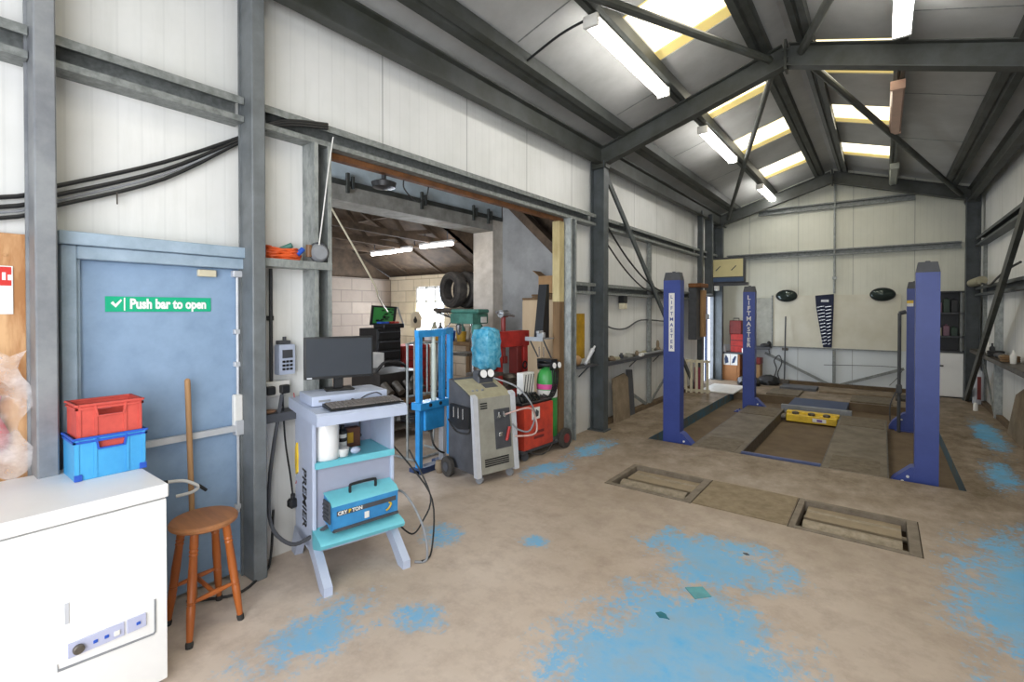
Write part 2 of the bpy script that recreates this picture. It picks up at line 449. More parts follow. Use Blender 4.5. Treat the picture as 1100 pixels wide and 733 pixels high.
# lap joints between the lining sheets
ST('ceiling', b, M_roofsheet)
n = 0
for y0, y1 in SKY:
    for x0, x1 in (SL, SR):
        n += 1
        bb = B(); slab(bb, x0, x1, y0 + .03, y1 - .1, TOP + .03, .01)
        w = ST('window_%d' % n, bb, M_skyl)
        bb = B(); slab(bb, x0, x1, y0, y0 + .04, TOP + .012, .012); slab(bb, x0, x1, y1 - .17, y1, TOP + .012, .012)
        ST('window_frame', bb, M_skyedge, parent=w, label='yellowed edge of the rooflight')
TR = [0]
def trim(b, m):
    TR[0] += 1; return ST('trim_%d' % TR[0], b, m)
for y in (1.15, 3.6, 5.7, 7.8, 9.75):
    for xa, xb in ((-2.68, -1.98), (.15, .93)):
        b = B(); slab(b, xa, xb, y, y + .012, TOP - .004, .004); trim(b, M_galvd)
# frames: columns, rafters
for fy in (-.04, 6.03, 12.1):
    for x in (-3.09, 1.3):
        b = B(); b.ibeam((x, fy, 0), (x, fy, zr(x, 4.36)), .2, .14, up=(1, 0, 0)); b.box(x - .13, x + .13, fy - .1, fy + .1, 0, .015); trim(b, M_steel)
        sgn = 1 if x < XC else -1
        b = B(); x0 = x - sgn * .1
        b.ibeam((x0, fy, zr(x0, 4.41)), (XC, fy, 4.41), .235, .13)
        # haunch and end plates
        b.box(x0 - .0, x0 + sgn * .22, fy - .06, fy + .06, zr(x, 4.30) - .03, zr(x, 4.30) + .07)
        b.box(min(XC, XC - sgn * .012), max(XC, XC - sgn * .012), fy - .075, fy + .075, 4.24, 4.56)
        for k in (-1, 1):
            for zz in (4.30, 4.38, 4.46): b.rod((XC - sgn * .012, fy + k * .045, zz), (XC - sgn * .03, fy + k * .045, zz), .011, n=6)
        trim(b, M_rafter)
# purlins
for x, pw in ((-2.76, .17), (-1.96, .1), (-1.08, .15), (-.67, .15), (.13, .1), (1.0, .17)):
    z = zr(x, 4.53); s = 1 if x < XC else -1
    b = B(); h = pw / 2
    prof = [(x - s * h, z - .02), (x - s * h * .2, z - .005), (x, z + .02), (x + s * h * .2, z + .02), (x + s * h * .3, z), (x + s * h, z + .02), (x + s * h, z + .14 + .31 * h * .0), (x - s * h, z + .14 - .31 * h)]
    b.prism(prof, 'y', Y0, Y1); trim(b, M_rafter)
for x in (-3.06, 1.27):                # eave beams
    s = 1 if x < XC else -1
    b = B(); b.prism([(x - .05 * s, 3.63), (x + .05 * s, 3.63), (x + .05 * s, 3.645), (x, 3.65), (x, 3.84), (x + .05 * s, 3.85), (x + .05 * s, 3.865), (x - .05 * s, 3.865)], 'y', Y0, Y1)
    trim(b, M_rafter)
def cgirt(x, s, z, y0, y1, m):          # lipped channel, open to the hall
    b = B(); a = x; e = x + s * .13
    b.prism([(a, z), (e, z), (e, z + .035), (e - s * .006, z + .035), (e - s * .006, z + .006), (a + s * .006, z + .006), (a + s * .006, z + .144), (e - s * .006, z + .144), (e - s * .006, z + .105), (e, z + .105), (e, z + .15), (a, z + .15)], 'y', y0, y1)
    return trim(b, m)
for y0, y1 in ((Y0, .43), (.52, 1.37), (1.46, 5.93), (6.13, 10.62), (10.72, 12.0)): cgirt(XL, 1, 2.79, y0, y1, M_galvd)
for y0, y1 in ((Y0, 5.93), (6.13, 12.0)): cgirt(XR, -1, 2.79, y0, y1, M_steel)
for y0, y1 in ((5.4, 5.93), (6.13, 10.62)): cgirt(XL, 1, 1.86, y0, y1, M_galvd)
for y0, y1 in ((6.13, 12.0),): cgirt(XR, -1, 1.9, y0, y1, M_steel)
for z, xa, xb in ((2.82, -2.98, 1.18), (3.82, -2.3, .5)):      # back wall rails
    b = B(); b.prism([(Y1, z), (Y1 - .1, z), (Y1 - .1, z + .03), (Y1 - .02, z + .035), (Y1 - .02, z + .1), (Y1 - .1, z + .105), (Y1 - .1, z + .13), (Y1, z + .13)], 'x', xa, xb)
    trim(b, M_galvd)
b = B(); b.rod((-.82, Y1 - .06, 2.0), (-.82, Y1 - .06, 4.5), .022); b.box(-.86, -.78, Y1 - .09, Y1 - .02, 2.3, 2.36); trim(b, M_galv)
b = B(); b.box(-.85, -.79, Y1 - .04, Y1 - .0, 0, .82); trim(b, M_galvd)
# door posts at the left wall
b = B(); b.box(-3.16, -3.0, .435, .51, 0, 3.75, .006); b.box(-3.16, -3.145, .425, .52, 0, 3.75); trim(b, mat('light_grey_post_paint', '8e9193', .5, .1, .12, 5, c2='72757a'))
b = B(); b.box(-3.16, -3.0, 1.375, 1.455, 0, 3.75, .006); b.box(-3.16, -3.145, 1.365, 1.47, 0, 3.75); trim(b, mat('grey_post_paint', '74797b', .5, .1, .12, 5, c2='5d6162'))
b = B(); b.box(-3.14, -3.04, 10.62, 10.72, 0, 3.75, .005); trim(b, M_steel)
b = B(); b.box(-3.14, -2.98, 11.15, 11.25, 2.0, 3.75, .005); trim(b, M_steel)
def cpost(y0, y1, m):
    b = B(); b.prism([(-3.22, y0), (-3.07, y0), (-3.07, y0 + .03), (-3.076, y0 + .03), (-3.076, y0 + .006), (-3.214, y0 + .006), (-3.214, y1 - .006), (-3.076, y1 - .006), (-3.076, y1 - .03), (-3.07, y1 - .03), (-3.07, y1), (-3.22, y1)], 'z', 0, 2.79)
    return trim(b, m)
cpost(1.815, 1.945, M_galv)
cpost(5.23, 5.37, M_galv)
b = B(); b.box(-3.26, -3.16, 5.1, 5.22, 1.75, 2.745, .004); trim(b, M_timber)
b = B(); b.box(-3.26, -3.16, 5.11, 5.22, 0, 1.75, .004); trim(b, M_timberd)
b = B(); b.box(-3.235, -3.17, OP0, 5.22, 2.745, 2.79, .004); trim(b, M_rust)
# vertical rails on the white walls
b = B(); b.box(-3.2, -3.14, 8.0, 8.06, 0, 2.79); trim(b, M_galvd)
b = B(); b.box(1.36, 1.45, 10.3, 10.38, 0, 1.9); trim(b, M_galv)
b = B(); b.box(1.4, 1.45, 11.75, 11.8, 0, 2.8); trim(b, M_galvd)
# roof and wall bracing
for p, q, r in (((-1.0, 5.95, 4.38), (-2.9, .05, 3.72), .04), ((-.98, 6.12, 4.38), (-2.85, 11.95, 3.74), .035), ((-.7, 6.12, 4.38), (1.12, 11.95, 3.74), .04), ((-.7, 5.95, 4.38), (1.12, .05, 3.74), .04)):
    b = B(); b.rod(p, q, r, n=10); trim(b, M_rafter)
b = B(); b.bar((-3.05, 6.15, 3.5), (-3.05, 10.2, .03), .03, .085); trim(b, M_steel)
b = B(); b.bar((1.22, 6.3, 3.5), (1.22, 12.0, .03), .05, .13); trim(b, M_rafter)
for p, q in (((-3.16, 6.85, .5), (-3.16, 7.95, .03)), ((-3.16, 7.99, .03), (-3.16, 9.2, .62))):
    b = B(); b.bar(p, q, .02, .05); trim(b, M_galvd)
for p, q in (((-2.15, 12.45, .66), (-.88, 12.45, .03)), ((-.76, 12.45, .03), (.35, 12.45, .47))):
    b = B(); b.bar(p, q, .02, .055); trim(b, M_galvd)
b = B(); b.bar((1.38, 11.6, .9), (1.38, 10.42, .03), .02, .04); trim(b, M_galvd)
# boards on the back wall and skirting dirt rails
b = B(); b.box(-2.0, .3, Y1 - .03, Y1, .82, 1.97); trim(b, mat('cream_board', 'dcd9ca', .6, 0, .06, 2, c2='cfcbb8'))
b = B(); b.box(-2.0, .3, Y1 - .05, Y1 - .03, .8, .825); b.box(-2.02, -1.99, Y1 - .05, Y1, .8, 1.98); trim(b, M_galvd)
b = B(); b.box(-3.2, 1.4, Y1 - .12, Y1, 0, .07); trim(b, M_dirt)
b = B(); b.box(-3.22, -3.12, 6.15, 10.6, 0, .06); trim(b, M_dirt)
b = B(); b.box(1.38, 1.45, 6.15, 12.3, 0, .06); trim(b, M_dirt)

# ---------- the next building, seen through the opening
XP = -5.0; YP = 6.3
M_brx = block_wall('painted_block_wall_along', 1, '9f9284', '918478', '7c7166')
M_bry = block_wall('painted_block_wall_across', 0, 'd3c6ad', 'c7b99f', 'a39782')
b = B(); b.box(XP - .42, XP, 6.05, YP, 0, 3.12); ST('wall_pillar', b, M_conlight)
b = B(); b.box(XP - .42, XP, -.5, 6.05, 2.92, 3.12)
ST('trim_lintel', b, M_concrete)
b = B(); b.box(XP - .4, XP + .02, -.5, 6.28, 3.1, 3.16); trim(b, M_rafter)
for y in (3.35, 4.5, 5.55, 5.9):
    b = B(); b.box(XP - .0, XP + .035, y, y + .035, 3.02, 3.25); b.box(XP, XP + .035, y + .07, y + .1, 3.08, 3.22); trim(b, M_rafter)
b = B(); b.box(XP - .42, XP - .02, -.5, YP, 3.15, 4.8); ST('wall_partition', b, M_paint_blue_wall)
b = B(); b.prism([(XP - .0, 0), (-3.3, 0), (-3.3, 2.0), (-4.75, 3.42), (XP, 3.42)], 'y', YP, YP + .1); ST('wall_passage_end', b, M_grey_render)
b = B(); b.box(-8.2, -8.05, -.5, 6.55, 0, 2.27); ST('wall_far', b, M_brx)
b = B(); wx0, wx1, wz0, wz1 = -7.3, -6.5, 1.0, 2.1
for q in ((-8.2, wx0, 0, 2.32), (wx1, XP - .3, 0, 2.32), (wx0, wx1, 0, wz0), (wx0, wx1, wz1, 2.32)): b.box(q[0], q[1], 6.45, 6.58, q[2], q[3])
ST('wall_window_side', b, M_bry)
b = B(); b.box(wx0, wx1, 6.5, 6.51, wz0, wz1); w = ST('window_20', b, M_day)
b = B()
for x in (wx0, wx0 + .27, wx0 + .52, wx1 - .035): b.box(x, x + .035, 6.46, 6.5, wz0, wz1)
for z in (wz0, 1.4, wz1 - .3, wz1 - .035): b.box(wx0, wx1, 6.46, 6.5, z, z + .03)
b.box(wx0 - .05, wx1 + .05, 6.38, 6.5, wz0 - .05, wz0)
ST('window_frame', b, M_whitep, parent=w)
XW = XP - .43
b = B(); b.loft([[(-8.2, 6.6, 2.3), (XW, 6.6, 2.3), (XW, 6.6, 2.36), (-8.2, 6.6, 2.36)], [(-8.2, 2.6, 4.3), (XW, 2.6, 4.3), (XW, 2.6, 4.36), (-8.2, 2.6, 4.36)], [(-8.2, -.6, 2.8), (XW, -.6, 2.8), (XW, -.6, 2.86), (-8.2, -.6, 2.86)]])
ST('ceiling_workshop', b, M_rooftim)
b = B(); b.prism([(6.55, 2.27), (2.6, 4.3), (-.5, 2.9), (-.5, 2.27)], 'x', -8.2, -8.1); ST('wall_gable', b, M_rooftim)
b = B(); b.box(XP - .6, -3.3, 6.62, 6.68, 1.6, 4.95); ST('wall_passage_back', b, M_rooftim)
b = B()
b.loft([[(XP - .05, Y0, 4.75), (-3.3, Y0, 3.3), (-3.3, Y0, 3.36), (XP - .05, Y0, 4.81)], [(XP - .05, 6.65, 4.75), (-3.3, 6.65, 3.3), (-3.3, 6.65, 3.36), (XP - .05, 6.65, 4.81)]])
ST('ceiling_passage', b, M_rooftim)
b = B(); b.bar((-4.85, 6.2, 3.45), (-3.4, 6.2, 2.1), .2, .12); trim(b, M_rooftim)
b = B(); b.prism([(6.6, 2.3), (4.8, 3.2), (6.6, 3.2)], 'x', XW - .02, XW - .0); trim(b, M_rooftim)
for x in (-5.7, -6.6, -7.5):           # dark roof trusses
    b = B()
    b.bar((x, 6.45, 2.4), (x, 2.6, 4.22), .06, .1, up=(0, 0, 1)); b.bar((x, 2.6, 4.22), (x, -.4, 2.8), .06, .1)
    b.bar((x, 5.9, 2.74), (x, -.4, 2.9), .05, .09)
    for p, q in ((5.4, 4.8), (4.2, 4.8), (4.2, 3.4), (2.6, 3.4), (2.6, 1.6)):
        zz = lambda y: 2.4 + (6.45 - y) * .4727
        b.bar((x, p, zz(p) if p > 2.5 else 3.4), (x, q, 2.8), .04, .06)
    trim(b, M_rooftim)
for y in (5.7, 4.9, 4.1, 3.3):
    b = B(); b.box(-8.1, XW, y - .03, y + .03, 2.4 + (6.45 - y) * .4727 + .05 - .1 + .02, 2.4 + (6.45 - y) * .4727 + .1 - .03); trim(b, M_rooftim)

# ================================================================== things in the hall, near left
# ---- fire exit door
d = bpy.data.objects.new('door_1', None); COL.objects.link(d); d['kind'] = 'structure'; d.location = (-3.2, 1.0, 0)
b = B(); b.box(-.02, .02, -.42, .40, .02, 1.9, .004); part(d, 'door_leaf', b, M_doorblue)
b = B()
for y0, y1, z0, z1 in ((-.46, -.40, 0, 1.964), (.385, .44, 0, 1.964), (-.399, .384, 1.9, 1.964)): b.box(-.02, .075, y0, y1, z0, z1, .004)
b.box(-.02, .05, -.40, -.385, 0, 1.9); b.box(-.02, .05, .37, .385, 0, 1.9)
b.box(-.02, .1, -.47, .45, 1.966, 2.03, .004)
part(d, 'door_frame', b, M_doorfr)
b = B(); b.rod((.04, .355, .4), (.04, .355, 1.88), .009)
for z in (.42, 1.3, 1.5): b.box(.02, .05, .335, .375, z, z + .03, .003)
b.box(.02, .06, .325, .385, 1.85, 1.89, .004)
b.bar((.055, .36, .925), (.055, -.33, .925), .025, .035); b.box(.02, .07, -.36, -.32, .88, 1.0, .005); b.box(.02, .07, .33, .385, .88, .97, .004)
part(d, 'panic_bar', b, mat('pale_grey_bar', 'c9ccd0', .4, .2, .08, 8))
b = B(); b.box(.02, .06, .325, .38, .93, 1.13, .008); part(d, 'latch_box', b, M_whitep)
b = B(); b.box(.02, .05, .14, .235, 1.845, 1.885, .003); part(d, 'closer_block', b, M_cream)
t = T('safety_sign', 'green push bar to open sign on the grey blue fire exit door', 'sign', (-3.178, .965, 1.64))
b = B(); b.box(0, .004, -.247, .247, 0, .08, .0008); part(t, 'sign_plate', b, M_sgreen)
b = B(); b.text('Push bar to open', .072, (.0055, -.145, .04), (0, 1, 0), (0, 0, 1), align='LEFT', bold=.0032, sx=.73)
b.box(.004, .0055, -.17, -.164, .006, .074)
b.prism([(-.225, .045), (-.215, .055), (-.205, .04), (-.182, .066), (-.178, .058), (-.204, .022)], 'x', .004, .0055)
part(t, 'lettering', b, M_white, 'white letters and tick')
b = B(); b.rod((-3.17, .77, 2.2), (-3.175, .77, 2.26), .004, n=6); b.rod((-3.17, .77, 2.26), (-3.22, .77, 2.26), .003, n=6)
O('wall_hook', b, M_dmetal, 'thin metal hook on the white wall above the fire exit door', 'hook')

# ---- plywood board with fire notice and plastic sheet
b = B(); b.box(-3.19, -3.17, -.7, .43, .4, 2.0, .002)
for y, z in ((.42, 1.55), (.36, 1.9)): b.rod((-3.17, y, z), (-3.165, y, z), .008, n=8)
O('plywood_board', b, M_ply, 'plywood board on the left wall beside the fire exit post', 'board')
t = T('fire_notice', 'white notice with red heading on the plywood board', 'sign', (-3.168, .33, 1.63))
b = B(); b.box(0, .003, -.06, .055, 0, .22); part(t, 'notice_plate', b, M_whitep)
b = B(); b.box(.003, .004, -.055, .05, .13, .215); part(t, 'notice_heading', b, M_sred, 'red heading')
b = B()
for k, y in enumerate((-.03, -.005, .02, .038)): b.box(.004, .0048, y, y + .012, .155, .19 - .01 * (k % 2))
b.box(.003, .0042, -.05, .045, .12, .123); part(t, 'notice_symbol', b, M_white)
b = B(); rng = random.Random(3); rows = []
for i in range(15):
    z = .91 + .56 * i / 14
    rows.append([(-3.115 + .02 * math.sin(i * 1.3 + j * .9) + rng.uniform(-.012, .012), -.2 + .62 * j / 11 + .03 * math.sin(i * .9), z + .03 * math.sin(j * 1.7)) for j in range(12)])
vv = [[b.b.verts.new(p) for p in r] for r in rows]
for i in range(14):
    for j in range(11): b.b.faces.new((vv[i][j], vv[i][j + 1], vv[i + 1][j + 1], vv[i + 1][j]))
me = b.mesh('plastic_sheet', M_film, 60)
o = bpy.data.objects.new('plastic_sheet', me); COL.objects.link(o); props(o, 'crumpled clear plastic sheet hanging over the plywood board', 'plastic sheet')
b = B(); rows = []
for i in range(7):
    z = 1.0 + .26 * i / 6
    rows.append([(-3.155 + .006 * math.sin(i * 1.1 + j), .1 + .25 * j / 5 + .02 * math.sin(i), z) for j in range(6)])
vv = [[b.b.verts.new(p) for p in r] for r in rows]
for i in range(6):
    for j in range(5): b.b.faces.new((vv[i][j], vv[i][j + 1], vv[i + 1][j + 1], vv[i + 1][j]))
me = b.mesh('red_rag', mat('faded_red_cloth', 'd8404a', .85), 60); o = bpy.data.objects.new('red_rag', me); COL.objects.link(o)
sm = o.modifiers.new('s', 'SOLIDIFY'); sm.thickness = .006
props(o, 'faded red cloth behind the clear plastic sheet on the plywood board', 'cloth')

# ---- chest freezer
t = T('chest_freezer', 'white chest freezer in the lower left corner with two crates on it', 'freezer', (-2.79, .17, 0))
b = B(); b.box(-.3, .3, -.62, .6, .03, .825, .012, seg=2); b.box(-.26, .26, -.58, .57, 0, .03); part(t, 'body', b, M_white)
b = B(); b.box(-.31, .315, -.625, .605, .832, .892, .014, seg=3); part(t, 'lid', b, M_white)
b = B(); b.box(.26, .29, -.6, .59, .825, .832); part(t, 'lid_seal', b, M_grey, 'grey rubber lid seal')
pn = B(); pn.prism([(.24, .27), (.548, .25), (.556, .258), (.556, .4), (.55, .4), (.55, .262), (.546, .257), (.243, .278), (.24, .3)], 'x', .3, .304); part(t, 'panel_surround', pn, M_grey, 'grey outline of the control panel')
b = B(); b.box(.3, .308, .27, .445, .305, .36, .001); b.box(.3, .308, .455, .52, .305, .36, .001); cp = part(t, 'control_panel', b, mat('pale_lilac_panel', 'b9bdd6', .4, var=.04), 'pale lilac control panel')
b = B(); b.lathe([(.018, 0), (.018, .012), (.014, .016)], (.308, .30, .33), (1, 0, 0), 18); part(cp, 'thermostat_knob', b, M_dmetal)
for y in (.345, .38, .485):
    b = B(); b.box(.308, .312, y, y + .014, .325, .337, .001); part(cp, 'switch', b, M_bluepr)
b = B(); b.box(.308, .314, .41, .43, .318, .338, .002); part(cp, 'indicator_lamp', b, M_whitep)
b = B(); b.box(.3, .303, .262, .275, .44, .52); part(t, 'badge', b, M_silverl)

# ---- two crates
def crate(label, L, W, H, mm, mr, nest):
    """open crate, L along y, W along x; hand holes cut through the two long sides"""
    t = T('plastic_crate', label, 'crate'); th = .005; b = B(); w, l = W / 2, L / 2
    b.box(-w, w, -l, l, 0, th)
    for s in (-1, 1):
        xa, xb = sorted((s * w, s * (w - th)))
        b.box(-w + th, w - th, min(s * l, s * (l - th)), max(s * l, s * (l - th)), th, H)
        hz0, hz1 = H - .058, H - .016
        b.box(xa, xb, -l, l, th, hz0); b.box(xa, xb, -l, -.05, hz0, H); b.box(xa, xb, .05, l, hz0, H); b.box(xa, xb, -.05, .05, hz1, H)
    part(t, 'crate_body', b, mm)
    for s in (-1, 1):
        for q in (-.93, -.45, .45, .93):
            b = B(); b.box(s * w - .004, s * w + .004, q * l - .006, q * l + .006, .004, H - .01); part(t, 'rib', b, mm)
        b = B()
        for z, e in ((H - .006, .009), (H - .022, .006)): b.box(-w - e, w + e, s * l - .006, s * l + .006, z - .004, z + .006, .0015); b.box(s * w - .006, s * w + .006, -l - e, l + e, z - .004, z + .006, .0015)
        part(t, 'rim', b, mr)
        b = B(); b.prism([(-.06, H - .012), (-.05, H - .062), (.05, H - .062), (.06, H - .012), (.052, H - .012), (.044, H - .056), (-.044, H - .056), (-.052, H - .012)], 'x', s * w - .005, s * w + .008); part(t, 'hand_hold', b, mr)
    if not nest:
        for q in (-1, 1):
            b = B(); b.box(w - .004, w + .008, q * (l - .012) - .014, q * (l - .012) + .014, 0, .028, .002); part(t, 'corner_foot', b, mr)
    return t
c1 = crate('blue plastic crate standing on the white chest freezer lid', .26, .2, .19, M_bluep, M_bluepr, False); c1.location = (-2.912, .655, .893)
c2 = crate('red plastic crate stacked on top of the blue crate', .238, .178, .214, M_redp, M_redp, True); c2.location = (-2.912, .655, .893 + .122)
# ---- stool
t = T('wooden_stool', 'round orange wooden stool beside the white freezer', 'stool', (-2.84, 1.045, 0))
b = B(); b.lathe([(.02, .522), (.14, .522), (.156, .532), (.158, .546), (.15, .556), (.12, .559), (0, .556)], n=36); part(t, 'seat', b, mat('worn_wooden_seat', 'b4794a', .5, 0, .15, 7, c2='8c5c3a', stretch=(.3, 2, 1)))
lp = [(.165, -.13), (.13, .125), (-.15, .13), (-.12, -.13)]
tops = [(.085, -.075), (.075, .075), (-.08, .08), (-.075, -.075)]
def atz(k, z): f = z / .525; return Vector((lp[k][0] + (tops[k][0] - lp[k][0]) * f, lp[k][1] + (tops[k][1] - lp[k][1]) * f, z))
for k in range(4):
    b = B(); ax = (Vector((*tops[k], .525)) - Vector((*lp[k], 0)))
    L = ax.length
    b.lathe([(.012, .018), (.014, .03), (.019, .13), (.020, .19), (.017, .195), (.021, .20), (.017, .205), (.021, .21), (.019, .215), (.021, .30), (.018, .42), (.021, .425), (.017, .435), (.021, .445), (.017, .455), (.020, .46), (.019, L - .002)], (*lp[k], 0), ax, 14)
    lg = part(t, 'leg', b, M_wood)
    b = B(); b.lathe([(.016, 0), (.018, .02), (.015, .03)], (*lp[k], 0), ax, 12); part(lg, 'rubber_tip', b, M_blackm)
for p, q, z in ((0, 1, .2), (2, 3, .2)):
    b = B(); A, C = atz(p, z), atz(q, z); D = C - A; b.lathe([(.008, 0), (.012, D.length * .3), (.014, D.length * .5), (.012, D.length * .7), (.008, D.length)], A, D, 12); part(t, 'stretcher', b, M_wood)
b = B(); A, C = (atz(0, .2) + atz(1, .2)) / 2, (atz(2, .2) + atz(3, .2)) / 2; b.rod(A, C, .011); part(t, 'stretcher', b, M_wood)
# ---- wooden handle and clip
t = T('wooden_pole', 'long wooden tool handle leaning against the fire exit door', 'tool handle', (-3.08, 1.075, 0))
b = B(); b.rod((0, .01, .0), (-.025, -.012, 1.25), .0135, .0145, 14); b.ball((-.025, -.012, 1.25), .0145); part(t, 'handle_shaft', b, M_woodp)
t = T('spring_clip', 'small white hooked clip gripping the wooden handle by the fire door', 'clip', (-3.095, 1.07, .66))
b = B(); b.tube([(.0, -.11, .05), (.01, -.04, .04), (.035, 0, .02), (.03, .03, -.01), (.015, .0, -.035), (.0, -.07, -.04)], .009); part(t, 'clip_arm', b, M_whitep)
b = B(); b.rod((0, -.11, .05), (0, -.14, .055), .011); part(t, 'clip_tip', b, M_black, 'black tip')
b = B(); b.rod((.03, .03, .0), (.03, .07, -.04), .009); part(t, 'clip_tip', b, M_black, 'black tip')

# ---- cables along the wall
def cable(name, pts, r, m, label, cat='cable', group=None, n=7):
    b = B(); b.tube(pts, r, n, 5); return O(name, b, m, label, cat, group)
base = [(-3.185, -.3, 2.06), (-3.185, .34, 2.158), (-3.185, .54, 2.25), (-3.18, .98, 2.47), (-3.175, 1.39, 2.725), (-3.1, 1.6, 2.87), (-3.075, 1.92, 2.94)]
labs = ['uppermost black cable of the bundle sagging across the top left wall', 'middle black cable of the bundle sagging across the top left wall', 'lowest black cable of the bundle sagging across the top left wall', 'thin grey cable of the bundle sagging across the top left wall']
for k in range(4):
    dz = (.0, -.035, -.075, -.055)[k]
    cable('wall_cable', [(x, y, z + dz * (1.25 if i < 4 else .4)) for i, (x, y, z) in enumerate(base)], (.011, .011, .010, .006)[k], M_grey if k == 3 else M_black, labs[k], group='black cables across the left wall')
# ---- bracket rail with orange lead and round meter
b = B(); b.prism([(-3.2, 1.925), (-3.05, 1.925), (-3.05, 1.975), (-3.056, 1.975), (-3.056, 1.93), (-3.2, 1.93)], 'y', 1.47, 1.935); O('wall_rail', b, M_galv, 'short galvanised rail holding the coiled orange lead', 'rail')
b = B(); rng = random.Random(5); pts = []
for i in range(150):
    a = i * 2 * PI / 19; pts.append((-3.125 + (.045 + rng.uniform(-.008, .008)) * math.cos(a), 1.625 + (.105 + rng.uniform(-.012, .012)) * math.sin(a), 1.958 + .098 * (i / 150) + rng.uniform(-.006, .006)))
b.tube(pts, .009, 6, 2); ld = O('extension_lead', b, M_orange, 'coiled orange extension lead on the short wall rail', 'cable')
b = B(); b.rod((-.03, .0, .1), (.02, .05, .13), .018); part(ld, 'connector', b, M_mgreen, 'green connector')
b = B(); b.rod((.03, .08, .07), (.03, .12, .11), .017); part(ld, 'plug', b, M_bluepr, 'blue plug')
t = T('round_meter', 'grey round housing next to the coiled orange lead', 'meter', (-3.09, 1.85, 1.977))
b = B(); b.lathe([(.0, .0), (.058, .0), (.064, .015), (.058, .04), (.046, .058), (.0, .062)], (0, .0, .062), (1, -.2, 0), 26); b.box(-.02, .02, -.03, .03, 0, .02); part(t, 'housing', b, M_grey)
b = B(); b.ring((.02, -.004, .066), .064, .007, (1, -.2, 0)); part(t, 'housing_rim', b, M_dgrey)
b = B(); b.rod((.01, -.07, .03), (.01, -.07, .11), .02); part(t, 'valve', b, mat('brassy_brown', '7b5a3c', .5))
b = B(); b.tube([(-3.05, 1.83, 2.05), (-3.04, 1.86, 2.3), (-3.04, 1.9, 2.6), (-3.04, 1.94, 2.85)], .0045, 6); O('hanging_wire', b, M_whitep, 'thin white wire rising from the round housing to the girt', 'cable')
# ---- wall devices by the cart
t = T('wall_handset', 'pale grey handset box with small display on the wall left of the monitor', 'wall device', (-3.17, 1.66, 1.22))
b = B(); b.box(-.04, .03, -.055, .055, 0, .2, .012, seg=2); part(t, 'housing', b, M_lblue)
b = B(); b.box(.03, .034, -.035, .035, .11, .165, .001); part(t, 'display', b, M_dgrey)
b = B()
for i in range(3):
    for j in range(3): b.box(.03, .036, -.035 + i * .025, -.017 + i * .025, .03 + j * .025, .045 + j * .025, .001)
part(t, 'keypad', b, M_black)
b = B(); b.box(-.05, .0, -.04, .04, .2, .225, .004); b.rod((-.01, 0, .22), (-.01, .0, .25), .012); part(t, 'bracket', b, M_dgrey)
t = T('power_socket', 'white plug socket box with black plugs below the handset box', 'socket', (-3.19, 1.6, 1.08))
b = B(); b.box(-.03, .03, -.1, .09, 0, .1, .006); part(t, 'back_box', b, M_whitep)
for y in (-.055, .04):
    b = B(); b.box(.03, .075, y - .03, y + .025, .02, .075, .006); part(t, 'plug', b, M_black, 'black plug')
t = T('cable_conduit', 'black conduit running down the wall to the plug socket', 'conduit', (-3.19, 1.575, 1.18))
b = B(); b.tube([(0, 0, 0), (0, 0, .3), (.0, .0, .74)], .012, 8, 1); part(t, 'tube', b, M_black)
b = B(); b.box(-.03, .01, -.016, .016, .4, .43, .002); part(t, 'saddle', b, M_black)
b = B(); b.prism([(-3.22, .985), (-3.08, .985), (-3.08, .93), (-3.09, .93), (-3.09, .975), (-3.22, .975)], 'y', 1.47, 1.8); O('wall_shelf', b, M_dgrey, 'narrow dark shelf under the plug socket', 'shelf')
b = B(); b.ball((-3.13, 1.53, .995), .03, 1, 1.6, .5); O('brown_cloth', b, mat('brown_cloth', '8a6850', .9), 'small brown cloth bundle on the narrow dark shelf', 'cloth')
cable('hanging_lead', [(-3.13, 1.62, 1.1), (-3.12, 1.63, .8), (-3.11, 1.66, .55), (-3.10, 1.67, .42)], .006, M_black, 'black lead hanging from the socket to a loose plug')
b = B(); b.box(-3.13, -3.07, 1.64, 1.7, .34, .4, .012); b.rod((-3.1, 1.67, .4), (-3.1, 1.67, .43), .014); O('loose_plug', b, M_black, 'loose black plug hanging by the cart side', 'plug')
cable('hanging_lead', [(-3.1, 1.68, 1.1), (-3.08, 1.70, .85), (-3.08, 1.72, .62), (-3.08, 1.68, .5)], .004, mat('dull_pink_cable', 'b5686c', .5), 'thin pinkish lead hanging from the socket beside the cart')
cable('grey_hose', [(-3.1, 1.6, 1.1), (-3.1, 1.52, .6), (-3.05, 1.5, .3), (-2.9, 1.55, .2), (-2.76, 1.62, .27), (-2.62, 1.68, .38), (-2.62, 1.70, .41)], .012, M_dgrey, 'grey hose looping from the socket to the blue gas analyser')
cable('floor_lead', [(-3.1, 1.05, .012), (-2.95, 1.25, .012), (-3.05, 1.45, .012), (-3.12, 1.53, .05), (-3.14, 1.56, .35)], .008, M_blackm, 'black lead on the floor behind the stool')

